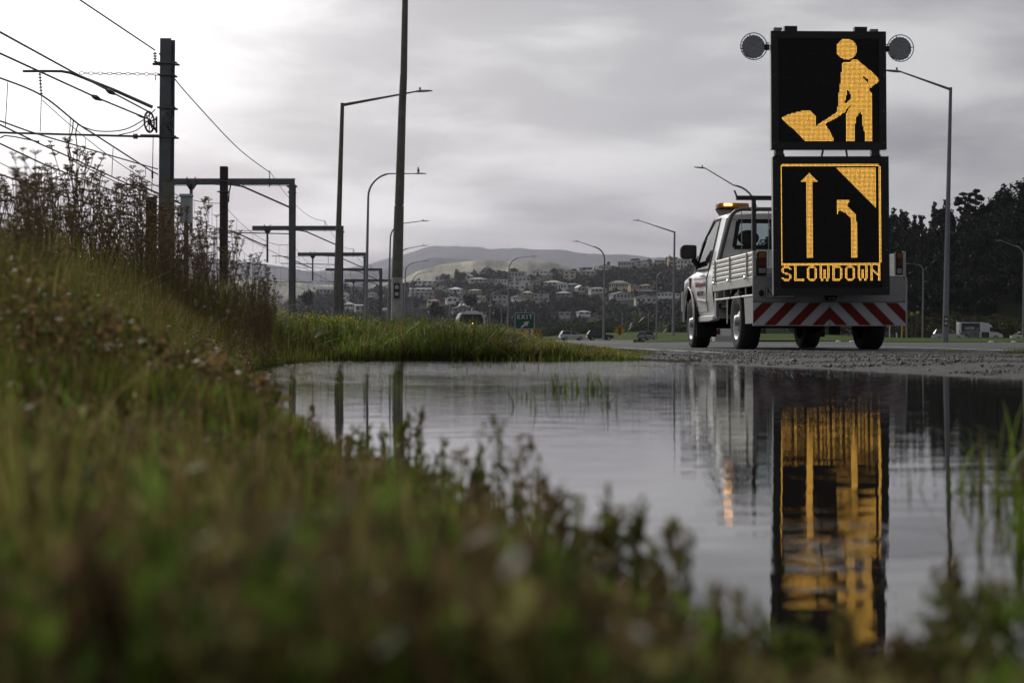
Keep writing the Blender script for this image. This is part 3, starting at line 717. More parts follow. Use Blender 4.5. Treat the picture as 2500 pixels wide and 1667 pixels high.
    cen = [(-24, 82), (-30, 70), (-12, 96), (-4, 84), (6, 92), (14, 100), (22, 88), (32, 86), (10, 78), (-14, 74), (0, 66), (26, 72), (40, 64), (48, 60), (36, 56), (-20, 58), (8, 58), (-2, 50), (20, 52)]
    Vs, Cs = [], []; tb = MB(); top = 0
    tb.tube([(0, 0, 0), (0, 0, 40*s_), (-4*s_, 0, 66*s_), (4*s_, .4, 96*s_)], [.25, .24, .16, .06], 8)
    for j, (cx, cz) in enumerate(cen):
        V, C = leaf_cloud(260, 15*s_, 13*s_, 9*s_, .24, 700+j, lobes=6, c0=(.007, .012, .006), c1=(.02, .028, .012)); dy = random.uniform(-1.2, 1.2)
        Vs.append(V+np.array([cx*s_, dy, cz*s_])); Cs.append(C); tb.tube([(0, 0, (cz-14)*s_), (cx*s_, dy, (cz-2)*s_)], [.12, .04], 5)
    V = np.concatenate(Vs); C = np.concatenate(Cs)
    root = empty("pine_tree", P(2364, 570, Y), 0, "tall open crowned pine standing clear of the forest just right of the tall lamp", "tree")
    put("crown", big_mesh("crown", V, quads(len(V)), C, m_leaf), root); tb.build("trunk", m_bark, root)
forest()

# ------------------------------------------------------------------ materials for hardware
m_galv = M("galvanised_steel", (.25, .255, .27), .5, .3, var=.15, scale=4, dirt=(.10, .10, .10), dscale=2)
m_gsteel = M("gantry_steel", (.125, .13, .145), .55, .2, var=.15, scale=2, dirt=(.05, .05, .05), dscale=1.2)
m_conc = M("mossy_concrete", (.15, .148, .125), .85, var=.2, scale=5, bump=.004, bscale=40, dirt=(.11, .075, .025), dscale=1.1, damt=.7)
m_cpaint = M("white_painted_concrete", (.42, .42, .38), .8, var=.1, dirt=(.18, .17, .12), dscale=2.5, damt=.7)
m_black = M("black_plate", (.012, .012, .013), .5); m_refl = M("reflector", (.45, .47, .5), .25)
m_wire = M("wire_metal", (.035, .035, .038), .5, .3); m_ins = M("insulator", (.06, .05, .045), .35)
m_wood = M("weathered_timber", (.055, .048, .040), .9, var=.35, scale=9, bump=.01, bscale=30)

# ------------------------------------------------------------------ street lamps
def lamp_head(root, pos, dirv, s=1.):
    d = Vector(dirv).normalized(); p = Vector(pos)
    mb = MB(); side = d.cross(Vector((0, 0, 1))).normalized()
    prof = [(0, .05, .045), (.15, .08, .06), (.35, .15, .055), (.6, .16, .045), (.82, .09, .03), (.86, .03, .012)]
    v = []
    for t, w, h in prof:
        c = p+d*t*s
        v += [c-side*w*s+Vector((0, 0, 0)), c-side*w*.6*s+Vector((0, 0, h*s)), c+side*w*.6*s+Vector((0, 0, h*s)), c+side*w*s, c+side*w*.7*s-Vector((0, 0, h*.7*s)), c-side*w*.7*s-Vector((0, 0, h*.7*s))]
    mb.add(v, [(i*6+j, i*6+(j+1) % 6, i*6+6+(j+1) % 6, i*6+6+j) for i in range(5) for j in range(6)]+[tuple(range(5, -1, -1)), tuple(range(30, 36))])
    h = mb.build("lamp_head", m_galv, root)
    c = MB(); c.tube([p+d*.22*s, p+d*.22*s+Vector((0, 0, .2*s))], .05*s, 8); c.build("sensor", m_galv, h)
def plate(root, z, r, w=.2, h=.47, rr=.075):
    b = MB(); b.box(-w/2, w/2, -r-.03, -r-.005, z, z+h); pl = b.build("reflector_plate", m_black, root)
    for dz in (.28, .72):
        c = MB(); c.lathe([(0, -r-.036), (rr, -r-.036), (rr, -r-.028)], (0, 0, z+h*dz), 'y', 20); c.build("reflector", m_refl, pl)
def lamp(pxb, zb, pxt, pyt, pxh, pyh, Y, style, lab, rb=.11, rt=.06, mat=None, plt=None, name="street_lamp", group="street lamps along the road", n=10, band=None):
    mat = mat or m_galv; k = Y/F; z0 = zb; X0 = (pxb-HX)*k
    root = empty(name, (X0, Y, z0), 0, lab, "street lamp", group)
    tx = (pxt-pxb)*k; tz = CH+(HY-pyt)*k-z0; hx = (pxh-pxb)*k; hz = CH+(HY-pyh)*k-z0
    sg = 1 if hx > tx else -1
    mb = MB()
    if style == 'angle':
        mb.tube([(0, 0, -.5), (tx*.4, 0, tz*.4), (tx, 0, tz)], [rb, rb+(rt-rb)*.5, rt], n); mb.build("post", mat, root)
        a = MB(); a.tube([(tx, 0, tz-.1), (hx, 0, hz)], [rt*.85, .035], 8); a.build("arm", mat, root)
    else:
        rad = min(abs(hx-tx)*.5, 1.9); zc = tz-rad
        mb.tube([(0, 0, -.5), (tx*.5, 0, zc*.5), (tx, 0, zc)], [rb, (rb+rt)/2, rt], n); mb.build("post", mat, root)
        pts = [(tx, 0, zc-.02)]
        for j in range(1, 9):
            t = j/8*math.pi/2*.93; pts.append((tx+sg*rad*(1-math.cos(t)), 0, zc+rad*math.sin(t)))
        pts.append((hx, 0, hz)); a = MB(); a.tube(pts, [rt]*8+[.045, .035], 8); a.build("arm", mat, root)
    lamp_head(root, (hx, 0, hz), (sg, 0, (hz-tz)/abs(hx-tx)*.3), .95)
    if plt: plate(root, *plt)
    return root
G = lambda px, Y: float(hG((px-HX)/F*Y, Y))-.05
LG2 = "lamps left of the road"
lamp(818, G(818, 77), 836, 252, 1015, 224, 77, 'angle', "tall angled arm street lamp with mossy concrete post left of the thick pole", .19, .09, m_conc, None, group=LG2, n=8)
lamp(892, G(892, 114), 899, 424, 1014, 424, 114, 'curve', "curved arm street lamp with a gull perched on its head", .14, .075, None, None, group=LG2)
lamp(946, G(946, 162), 953, 545, 1028, 540, 162, 'angle2', "street lamp whose thin post stands just left of the thick pole", .15, .08, None, None, group=LG2)
lamp(966, G(966, 205), 972, 606, 1030, 600, 205, 'curve', "street lamp with its post hidden behind the thick concrete pole", .13, .08, group=LG2)
lamp(986, G(986, 246), 990, 641, 1036, 637, 246, 'curve', "curved street lamp just right of the thick concrete pole", .14, .08, group=LG2)
lamp(1003, G(1003, 288), 1008, 668, 1048, 663, 288, 'curve', "second curved street lamp right of the thick pole, lower", .14, .08, group=LG2)
lamp(1238, G(1238, 232), 1243, 629, 1298, 626, 232, 'curve', "curved street lamp rising beside the EXIT sign, arm to the right", .15, .09, group=LG2)
lamp(1195, G(1195, 330), 1197, 713, 1228, 708, 330, 'curve', "right half of the forked thin lamp in front of the hillside", .12, .1, group=LG2)
lamp(1225, G(1225, 380), 1224, 716, 1196, 708, 380, 'curve', "thin faint lamp between the forked lamp and the EXIT sign", .12, .1, group=LG2)
lamp(1602, G(1602, 262), 1604, 665, 1634, 659, 262, 'curve', "curved street lamp with arm to the right, before the bushes", .13, .09, group=LG2)
lamp(1518, G(1518, 420), 1519, 760, 1506, 750, 420, 'curve', "small distant lamp above the diamond sign", .12, .1, group=LG2)
lamp(1583, G(1583, 400), 1583, 755, 1570, 747, 400, 'curve', "small distant lamp left of the angled lamp", .12, .1, group=LG2)
RG = "lamps right of the road"
lamp(2307, G(2307, 76), 2321, 214, 2200, 176, 76, 'angle', "tall angled arm street lamp beside the pine slope, right of the message sign", .165, .075, M("light_concrete", (.20, .205, .22), .8, var=.12, bump=.003, bscale=50, dirt=(.13, .13, .13), dscale=2), (.85, .155), group=RG, n=8)
lamp(1838, G(1838, 112), 1846, 452, 1722, 411, 112, 'curve2', "curved arm street lamp rising behind the truck cab", .12, .07, group=RG)
lamp(1643, G(1643, 178), 1647, 565, 1562, 539, 178, 'angle', "angled arm street lamp left of the truck", .17, .1, group=RG)
lamp(1473, G(1473, 200), 1476, 602, 1413, 590, 200, 'curve', "tall curved street lamp standing over the passing black car", .15, .09, group=RG)
lamp(2252, G(2252, 250), 2254, 646, 2222, 644, 250, 'curve', "curved lamp just right of the truck tray against the dark forest", .14, .09, group=RG)
lamp(2213, G(2213, 210), 2214, 672, 2190, 668, 210, 'curve', "thin lamp post partly hidden by the truck's right tail light", .12, .09, group=RG)
lamp(2497, G(2497, 190), 2500, 600, 2446, 588, 190, 'curve', "curved lamp at the right edge in front of the forest", .12, .09, group=RG)

def big_pole():
    Y = 50.; k = Y/F; z0 = G(967, Y)
    root = empty("concrete_pole", ((966-HX)*k, Y, z0), 0, "thick mossy concrete pole with white painted foot and two round reflectors", "pole")
    X = lambda px: (px-966)*k; Z = lambda py: CH+(HY-py)*k-z0
    zp = Z(678)
    mb = MB(); mb.tube([(X(966.5), 0, -1), (X(969.5), 0, zp)], [.205, .178], 8); ft = mb.build("painted_foot", m_cpaint, root)
    mb = MB(); mb.tube([(X(969.5), 0, zp+.002), (X(974.5), 0, Z(502))], [.176, .150], 8); mb.build("shaft", m_conc, root)
    mb = MB(); mb.tube([(X(974.8), 0, Z(500.5)), (X(982), 0, Z(260)), (X(985.5), 0, Z(183))], [.144, .120, .113], 8); mb.build("shaft", m_conc, root)
    mb = MB(); mb.tube([(X(985.7), 0, Z(181.5)), (X(991), 0, 12.2), (X(993), 0, 15.5)], [.108, .085, .07], 8); mb.build("shaft", m_conc, root)
    a = MB(); a.tube([(X(993), 0, 15.4), (X(993)+2.6, 0, 15.9)], [.06, .04], 8); a.build("arm", m_galv, root); lamp_head(root, (X(993)+2.6, 0, 15.9), (1, 0, .1))
    b = MB(); b.box(X(970)-.09, X(970)+.09, -.225, -.195, Z(728), Z(692)); pl = b.build("reflector_plate", m_black, root)
    for py in (701.5, 718):
        c = MB(); c.lathe([(0, -.231), (.065, -.231), (.065, -.22)], (X(970), 0, Z(py)), 'y', 20); c.build("reflector", m_refl, pl)
big_pole()
def gull():
    Y = 114; p = P(1021, 423, Y)
    root = empty("gull", p, 0, "small grey and white gull perched on the street lamp head", "bird")
    b = MB(); b.smooth = True; b.ball((0, 0, .2), .085, .10, .15); b.ball((-.0, -.02, .38), .055, .06, .06)
    b.build("body", M("gull_feathers", (.35, .35, .36), .8), root)
    t = MB(); t.tube([(-.04, -.02, .375), (-.12, -.03, .36)], [.014, .004], 5); t.build("beak", M("gull_beak", (.3, .1, .05)), root)
    w = MB(); w.smooth = True; w.ball((.05, .02, .18), .05, .10, .14); w.build("wing", M("gull_wing", (.12, .12, .13), .8), root)
gull()

# ------------------------------------------------------------------ railway gantries and wires
def hbeam(mb, a, b, w, h, up=(0, 0, 1)):
    """an I-section bar: web and two flanges"""
    a = Vector(a); b = Vector(b); d = (b-a).normalized(); u = Vector(up); u = (u-d*u.dot(d)).normalized()
    mb.bar(a, b, w*.12, h-.03, up); mb.bar(a+u*(h/2-.01), b+u*(h/2-.01), w, .025, up); mb.bar(a-u*(h/2-.01), b-u*(h/2-.01), w, .025, up)
def insul(mb, a, b, r=.06, n=5):
    a = Vector(a); b = Vector(b); mb.tube([a, b], .018, 6)
    for i in range(n):
        c = a.lerp(b, (i+.5)/n); d = (b-a).normalized()*.012; mb.tube([c-d, c+d], r, 10)
def chainlink(mb, a, b, r=.045, t=.011):
    a = Vector(a); b = Vector(b); n = max(2, int((b-a).length/(r*3.0))); d = (b-a).normalized()
    for i in range(n):
        c = a.lerp(b, (i+.5)/n); u = Vector((0, 0, 1)) if i % 2 == 0 else Vector((0, 1, 0)); u = (u-d*u.dot(d)).normalized()
        k = r*(1 if i % 2 == 0 else .9)
        mb.tube([c+d*math.cos(q)*k*1.8+u*math.sin(q)*r*.9 for q in [j*math.pi/4 for j in range(9)]], t, 4, cap=False)
def mast():
    Y = 48.; k = Y/F; z0 = G(402, Y); X0 = (402-HX)*k
    root = empty("railway_mast", (X0, Y, z0), 0, "tall dark steel railway mast with cantilever arms and two tensioning wheels", "mast")
    q = lambda px, py, dy=0.: Vector(((px-402)*k, dy, CH+(HY-py)*k-z0))
    mb = MB(); a = q(400, 700); a.z = -.5; b = q(406.5, 94)
    mb.bar(a+Vector((-.025, 0, 0)), b+Vector((-.025, 0, 0)), .335, .03, (0, 1, 0)); mb.bar(a+Vector((0, .15, 0)), b+Vector((0, .15, 0)), .02, .30, (0, 1, 0)); mb.bar(a+Vector((.03, .30, 0)), b+Vector((.03, .30, 0)), .335, .03, (0, 1, 0))
    mb.build("post", m_gsteel, root)
    for py, w in ((154, 1.25), (183, 1.0), (263, 1.05), (334, 1.15)):
        c = MB(); p = q(405, py); c.bar(p+Vector((-.24*w, -.035, 0)), p+Vector((.27*w, -.035, 0)), .07, .05); c.bar(p+Vector((-.24*w, .35, 0)), p+Vector((.27*w, .35, 0)), .07, .05)
        for sx in (-.22, .25): c.tube([p+Vector((sx*w, -.07, 0)), p+Vector((sx*w, .40, 0))], .018, 6)
        c.build("clamp_band", m_gsteel, root)
    c = MB(); c.bar(q(373, 157), q(392, 157), .08, .07); insul(c, q(379, 154), q(378, 128), .055, 4); c.build("line_insulator", m_ins, root)
    c = MB(); pts = [q(56, 174.3), q(110, 174), q(150, 174.5), q(172, 178.5), q(195, 187), q(280, 221), q(372, 262)]
    c.tube(pts, [.042, .042, .042, .042, .045, .05, .05], 8); c.build("cantilever_arm", m_gsteel, root)
    c = MB(); chainlink(c, q(194, 179), q(386, 182)); chainlink(c, q(380, 183), q(380, 196), .03); c.build("stay_chain", m_gsteel, root)
    c = MB(); c.tube([q(-60, 321), q(0, 324), q(343, 333.5)], .034, 8); c.tube([q(343, 332), q(388, 332.5)], .05, 8)
    for px in (327, 331, 334.5): c.tube([q(px-.7, 333.3), q(px+.7, 333.3)], .085, 10)
    c.build("registration_tube", m_gsteel, root)
    c = MB(); insul(c, q(97, 178), q(101, 233), .05, 7); c.build("suspension_insulator", m_ins, root)
    for px, py, ax in ((369, 301, .0), (409.5, 302, .0)):
        c = MB(); o = q(px, py, -.25); R0 = .315
        n = 28; rx = .28
        for rr, tt in ((R0, .022), (R0*.88, .014), (.07, .03)):
            c.tube([o+Vector((rr*math.cos(j*2*math.pi/n)*rx, rr*math.cos(j*2*math.pi/n)*.9, rr*math.sin(j*2*math.pi/n))) for j in range(n+1)], tt, 6, cap=False)
        for j in range(8):
            a_ = j*math.pi/4; c.tube([o, o+Vector((R0*math.cos(a_)*rx, R0*math.cos(a_)*.9, R0*math.sin(a_)))], .016, 5)
        w_ = c.build("tension_wheel", m_gsteel, root)
        c = MB(); c.bar(o, q(px+14, py-12, 0), .05); c.bar(o, q(px+14, py+20, 0), .05); c.bar(q(px+13, py-16, 0), q(px+13, py+24, 0), .05); c.build("wheel_bracket", m_gsteel, root)
    c = MB(); c.tube([q(374, 335), q(372, 430), q(370, 470)], .012, 5); c.tube([q(372, 418), q(372, 436)], .03, 6); c.build("weight_rope", m_wire, root)
    c = MB(); c.tube([q(0, 337), q(12, 331.5), q(35, 334), q(95, 346.5)], .022, 6); c.bar(q(94.5, 343), q(94.5, 352), .03); c.build("steady_arm", m_gsteel, root)
mast()
PORT = [  # Y, leg px, leg width px, beam left px, beam right px, beam top, beam bottom, drop px, drop bottom py
 (85, 712, 15.5, 419, 720, 436, 450.5, 467, 570),
 (121.7, 831, 12, 616, 839, 551.5, 562, 653, 641),
 (160, 891, 8, 727, 893.5, 616.5, 625, 763.5, 685),
 (197, 929, 7, 794.5, 933.5, 655, 661, 0, 0),
 (235, 951, 6, 841, 957, 681.5, 687.5, 863.5, 730)]
PL = ["nearest rail gantry, its beam at the height of the mast's foot", "second rail gantry, its leg behind the tall angled lamp", "third rail gantry with its leg behind the gull's lamp", "fourth rail gantry, short beam without a drop post", "farthest rail gantry, faint before the houses"]
def gantry(i):
    Y, lx, lw, bl, br, bt, bb, dx, db = PORT[i]; k = Y/F; z0 = G(lx, Y)
    root = empty("railway_gantry", ((lx-HX)*k, Y, z0), 0, "grey steel "+PL[i], "gantry", "rail gantries along the track")
    q = lambda px, py, dy=0.: Vector(((px-lx)*k, dy, CH+(HY-py)*k-z0))
    w = lw*k; h = (bb-bt)*k
    c = MB(); a = q(lx-1, 0); a.z = -.5; b = q(lx, bb); c.bar(a, b, w*.86, .03, (0, 1, 0)); c.bar(a+Vector((0, .16, 0)), b+Vector((0, .16, 0)), .03, .28, (0, 1, 0)); c.bar(a+Vector((.04, .32, 0)), b+Vector((.04, .32, 0)), w*.86, .03, (0, 1, 0)); c.build("post", m_gsteel, root)
    c = MB(); c.box(q(bl, 0).x, q(br, 0).x, -.03, .0, q(0, bb).z, q(0, bt).z); c.box(q(bl, 0).x, q(br, 0).x, 0, .25, q(0, bt).z-.03, q(0, bt).z); c.box(q(bl, 0).x, q(br, 0).x, 0, .25, q(0, bb).z, q(0, bb).z+.03); c.build("beam", m_gsteel, root)
    c = MB(); p = q(lx, bb+4); c.box(p.x-w*.75, p.x+w*.75, -.06, .38, p.z-.05, p.z+.04); c.box(p.x-w*.62, p.x+w*.62, -.05, .36, p.z-.35, p.z-.30)
    c.build("knee_plate", m_gsteel, root)
    if dx:
        c = MB(); c.bar(q(dx, bb, -.02), q(dx, db, -.02), .13, .2, (0, 1, 0)); c.prism([(q(dx, 0).x-.28, q(0, bb).z), (q(dx, 0).x+.28, q(0, bb).z), (q(dx, 0).x+.09, q(0, bb).z-.28), (q(dx, 0).x-.09, q(0, bb).z-.28)], 'y', -.12, .12)
        for sx in (-.22, .22): c.bar(q(dx, bb, -.06)+Vector((sx, 0, 0)), q(dx, bt-3, -.06)+Vector((sx, 0, 0)), .06, .06)
        c.build("drop_post", m_gsteel, root)
    for (jx, zt) in ((lx, CH+(HY-bb)*k-z0),)+(((dx, CH+(HY-bb)*k-z0),) if dx else ()):
        x = (jx-lx)*k; c = MB()
        c.tube([(x-.05, -.05, zt-1.25), (x-2.6, -.05, zt-.12), (x-3.2, -.05, zt-.02), (x-4.1, -.05, zt)], [.05, .05, .045, .04], 7)
        chainlink(c, (x-3.0, -.05, zt-.04), (x-.1, -.05, zt-.06), .04, .012) if i < 2 else c.tube([(x-3.0, -.05, zt-.04), (x-.1, -.05, zt-.06)], .015, 5)
        c.tube([(x-.05, -.05, zt-2.65), (x-4.6, -.05, zt-2.55)], .032, 6); c.tube([(x-4.4, -.05, zt-2.56), (x-4.4, -.05, zt-2.9), (x-3.6, -.05, zt-2.78), (x-2.6, -.05, zt-2.95)], .02, 5)
        c.build("cantilever_arm", m_gsteel, root)
        c = MB(); insul(c, (x-3.7, -.05, zt), (x-3.7, -.05, zt-.75), .05, 5); c.build("suspension_insulator", m_ins, root)
    c = MB(); p = q(lx-54*(85/Y), bt); insul(c, p, p+Vector((0, 0, .42)), .045, 3); c.bar(p+Vector((0, 0, -.45)), p, .06); c.build("line_insulator", m_ins, root)
for i in range(5): gantry(i)
WG = "overhead railway wires"
def wire(pts, r, lab, depth=None, extra=None):
    mb = MB()
    yf = depth or (lambda px: 34560/(1090-px))
    V = [P(px, py, yf(px)) for px, py in pts]
    mb.tube(V, r*1.3, 5)
    o = mb.build("overhead_wire", m_wire); tag(o, lab, "wire", WG)
    return o
def curve(pts, n=10):
    """Catmull-Rom through pixel points"""
    out = []; p = [pts[0]]+list(pts)+[pts[-1]]
    for i in range(1, len(p)-2):
        for j in range(n):
            t = j/n; a, b, c, d = p[i-1], p[i], p[i+1], p[i+2]
            out.append(tuple(.5*((2*b[m])+(-a[m]+c[m])*t+(2*a[m]-5*b[m]+4*c[m]-d[m])*t*t+(-a[m]+3*b[m]-3*c[m]+d[m])*t**3) for m in (0, 1)))
    out.append(pts[-1]); return out
wire([(100, -62), (194.6, 0), (378, 123)], .017, "top feeder wire running up and out of the frame from the mast")
wire(curve([(389, 131), (423, 188), (480, 255), (579, 360), (658, 421)]), .015, "feeder wire sagging from the mast down to the nearest gantry")
wire([(-60, 46), (0, 79), (175, 175), (262, 220), (370, 277)], .018, "tensioned wire meeting the left wheel beneath the cantilever arm")
wire([(-60, 102), (0, 131), (236, 239), (345, 284), (362, 291)], .018, "tensioned wire with a round joint below the cantilever arm")
wire(curve([(-60, 172), (0, 191), (101, 233), (191, 303), (236, 332), (354, 408), (385, 426)]), .016, "messenger wire hung from the suspension insulator of the mast")
wire(curve([(-60, 280), (0, 296), (80, 324), (191, 357), (335, 399), (385, 413)]), .014, "wire crossing behind the lower registration tube")
wire([(-60, 276), (0, 305), (96, 351), (188, 392), (274, 432), (348, 466), (420, 497)], .014, "contact wire held by the steady arm")
wire([(-60, 318), (0, 351), (108, 402), (255, 459), (367, 498), (450, 527)], .014, "wire just above the fennel tops at the left")
wire([(-60, 404), (0, 426), (105, 462), (200, 492), (330, 530)], .014, "lowest wire disappearing into the fennel at the left")
wire(curve([(191, 305), (230, 319), (274, 321), (312, 314), (350, 293), (379, 268)]), .013, "slack jumper wire looping up to the mast", depth=lambda px: 47.5)
wire(curve([(290, 330), (332, 319), (360, 296)]), .012, "short jumper wire rising to the left wheel", depth=lambda px: 47.3)
for a, b, lab in (((19, 201), (13, 309), "dropper wire nearest the left edge"), ((101, 236), (98, 322), "dropper wire under the suspension insulator"), ((276, 361), (273, 432), "dropper wire above the fennel before the mast"), ((355.5, 410), (355.5, 428), "very short dropper wire beside the mast"), ((172, 289), (167, 381), "thin dropper wire beside the jumper pair")):
    Yd = 34560/(1090-(a[0]+b[0])/2); wire([a, b], .007, lab, depth=lambda px, Yd=Yd: Yd)
wire(curve([(179, 294), (176, 322), (168, 352), (174, 386)]), .011, "left curving jumper between messenger and contact wire", depth=lambda px: 37.9)
wire(curve([(191, 303), (185, 325), (188, 358), (188, 392)]), .011, "right curving jumper between messenger and contact wire", depth=lambda px: 38.3)
mb = MB()
for px, py, a in ((270, 225, .5), (235, 239, .45), (343, 284, .45)):
    Yd = 34560/(1090-px); d = Vector((.85, .25, -.42)).normalized()
    root_p = P(px, py, Yd); r = .09 if px != 343 else .05
    mb.tube([root_p-d*.15, root_p-d*.07, root_p, root_p+d*.08, root_p+d*.16], [.015, r*.6, r*.75, r*.5, .015], 8)
tag(mb.build("wire_joint", m_ins), "dark rounded strain insulators on the tensioned wires below the arm", "insulator")
span = ["between the mast and the nearest gantry", "between the nearest and second gantries", "between the second and third gantries", "between the third and fourth gantries", "between the fourth and fifth gantries"]
ys_ = [48]+[p[0] for p in PORT]; legs = [402]+[p[1] for p in PORT]
for s in range(5):
    Ya, Yb = ys_[s], ys_[s+1]; Xa, Xb = (legs[s]-HX)/F*Ya, (legs[s+1]-HX)/F*Yb
    for (dx, zc, sag, nm, stag) in ((-1.2, 9.1, .7, "feeder wire ", 0), (-3.7, 7.35, .85, "messenger wire of the near track ", 0), (-2.6, 5.5, .08, "contact wire of the near track ", .3), (-8.1, 7.35, .85, "messenger wire of the far track ", 0), (-7.6, 5.5, .08, "contact wire of the far track ", .3)):
        if s == 0 and dx == -1.2: continue
        mb = MB(); n = 14; A = Vector((Xa+dx, Ya, zc)); B = Vector((Xb+dx, Yb, zc)); pts = []
        for j in range(n+1):
            t = j/n; p = A.lerp(B, t); p.z -= sag*4*t*(1-t); p.x += stag*(s % 2-.5); pts.append(p)
        mb.tube(pts, .017, 4)
        if "messenger" in nm:
            for t in (.15, .35, .55, .75, .9):
                p = A.lerp(B, t); z1 = p.z-sag*4*t*(1-t); mb.tube([(p.x, p.y, z1), (p.x, p.y, 5.45)], .008, 4)
        tag(mb.build("overhead_wire", m_wire), nm+span[s], "wire", WG)
# timber pole and posts by the track
def timber():
    Y = 50.; k = Y/F; root = empty("timber_pole", ((547-HX)*k, Y, 0), 0, "square weathered timber pole with steel bands in front of the nearest gantry", "pole")
    zt = CH+(HY-407)*k; c = MB(); c.bar((-.02, 0, -.3), (.0, 0, zt), .23, .23, (0, 1, 0)); c.build("post", m_wood, root, .01)
    for py in (443, 469):
        z = CH+(HY-py)*k; c = MB(); c.box(-.155, .15, -.14, .14, z-.02, z+.02); c.tube([(-.2, -.14, z), (.2, -.14, z)], .018, 6); c.build("steel_band", m_gsteel, root)
    c = MB(); c.tube([(.16, -.1, CH+(HY-495)*k), (.18, -.1, CH+(HY-470)*k), (.25, -.1, CH+(HY-446)*k)], .02, 6); c.build("cable_end", m_wire, root)
    for px0, px1, top, Y, lab in ((400, 424, 442, 30, "grey lichened fence post right at the mast's foot"), (358, 381, 484, 30, "dark fence post left of the mast's foot")):
        k = Y/F; root = empty("fence_post", (((px0+px1)/2-HX)*k, Y, 0), 0, lab, "post"); c = MB(); zt = CH+(HY-top)*k
        w = (px1-px0)*k; c.box(-w/2, w/2, -w/2, w/2, -.2, zt); c.build("post", m_conc if px0 > 380 else m_wood, root, .012)
        c = MB(); c.box(-w/2-.005, w/2+.005, -w/2-.005, w/2+.005, zt, zt+.02); c.build("post_cap", m_conc if px0 > 380 else m_wood, root)
    Y = 34; k = Y/F; root = empty("signal_box", ((455-HX)*k, Y, CH+(HY-545)*k), 0, "pale grey lineside equipment case showing above the fennel right of the mast", "equipment box")
    c = MB(); c.box(-.11, .11, -.1, .1, 0, .55); c.build("case", M("pale_case", (.38, .40, .43), .5), root, .01)
    c = MB(); c.box(-.13, .13, -.12, .12, .555, .62); c.build("lid", M("pale_lid", (.42, .44, .47), .5), root, .01)
    c = MB(); c.tube([(0, 0, -2.6), (0, 0, 0)], .05, 8); c.build("stand", m_gsteel, root)
timber()

# ------------------------------------------------------------------ truck
m_tw = M("truck_white", (.80, .80, .79), .30, var=.04, scale=2, coat=.5, dirt=(.42, .39, .34), dscale=4.5, damt=.5)
m_trim = M("black_plastic", (.011, .011, .012), .6, var=.2, spec=.3); m_tyre = M("tyre_rubber", (.014, .014, .014), .85, var=.25, bump=.003, bscale=90)
m_alu = M("aluminium", (.42, .42, .40), .42, .55, var=.12, scale=5, dirt=(.22, .21, .18), dscale=5, damt=.5)
m_alup = M("tray_side_alloy", (.48, .48, .44), .5, .25, var=.08, scale=5, dirt=(.28, .27, .23), dscale=6, damt=.45)
m_steelp = M("grey_steel_panel", (.30, .30, .30), .5, .35, var=.1, scale=3, dirt=(.20, .19, .17), dscale=4, damt=.5)
m_hoop = M("hoop_paint", (.10, .105, .11), .4, .3); m_rack = M("rack_paint", (.02, .02, .022), .5)
m_und = M("underbody", (.010, .010, .010), .9); m_rim = M("rim_steel", (.38, .38, .38), .4, .6, var=.1, dirt=(.12, .11, .1), dscale=10)
m_red = M("reflective_red", (.15, .010, .004), .45, var=.06, spec=.2); m_rwh = M("reflective_white", (.44, .45, .48), .45, var=.05, spec=.25)
m_glass = Mglass("cab_glass", (.72, .80, .80), .22); m_sglass = Mglass("side_glass", (.45, .5, .5), .75)
m_amber = M("amber_lens", (.5, .19, .02), .2, var=.05); m_amb2 = M("amber_tail_lens", (.26, .10, .015), .25, var=.2, spec=.3); m_redl = M("red_lens", (.10, .008, .006), .25, var=.1, spec=.3); m_clear = M("clear_lens", (.26, .26, .26), .2, var=.1)
m_seat = M("seat_fabric", (.03, .03, .032), .9); m_chrome = M("chrome", (.6, .6, .6), .15, .9)
m_ink = M("black_ink", (.01, .01, .01), .5); m_rink = M("red_brown_ink", (.22, .04, .03), .5); m_wink = M("white_ink", (.6, .6, .6), .5)

def text_obj(name, s, size, mat, parent, mtx, ext=.002, sx=1., spacing=1., bold=0.):
    cu = bpy.data.curves.new("txt", 'FONT'); cu.body = s; cu.size = size; cu.extrude = ext; cu.align_x = 'CENTER'; cu.align_y = 'CENTER'; cu.space_character = spacing; cu.offset = bold; cu.resolution_u = 3
    o = bpy.data.objects.new("txt", cu); COL.objects.link(o)
    dg = bpy.context.evaluated_depsgraph_get(); me = bpy.data.meshes.new_from_object(o.evaluated_get(dg)); me.name = name
    bpy.data.objects.remove(o); bpy.data.curves.remove(cu)
    me.transform(Matrix.Diagonal((sx, 1, 1, 1))); me.transform(mtx)
    me.materials.clear(); me.materials.append(mat)
    return put(name, me, parent)
def frame_mtx(o, xdir, ydir):
    x = Vector(xdir).normalized(); y = Vector(ydir).normalized(); z = x.cross(y)
    return Matrix(((x.x, y.x, z.x, o[0]), (x.y, y.y, z.y, o[1]), (x.z, y.z, z.z, o[2]), (0, 0, 0, 1)))

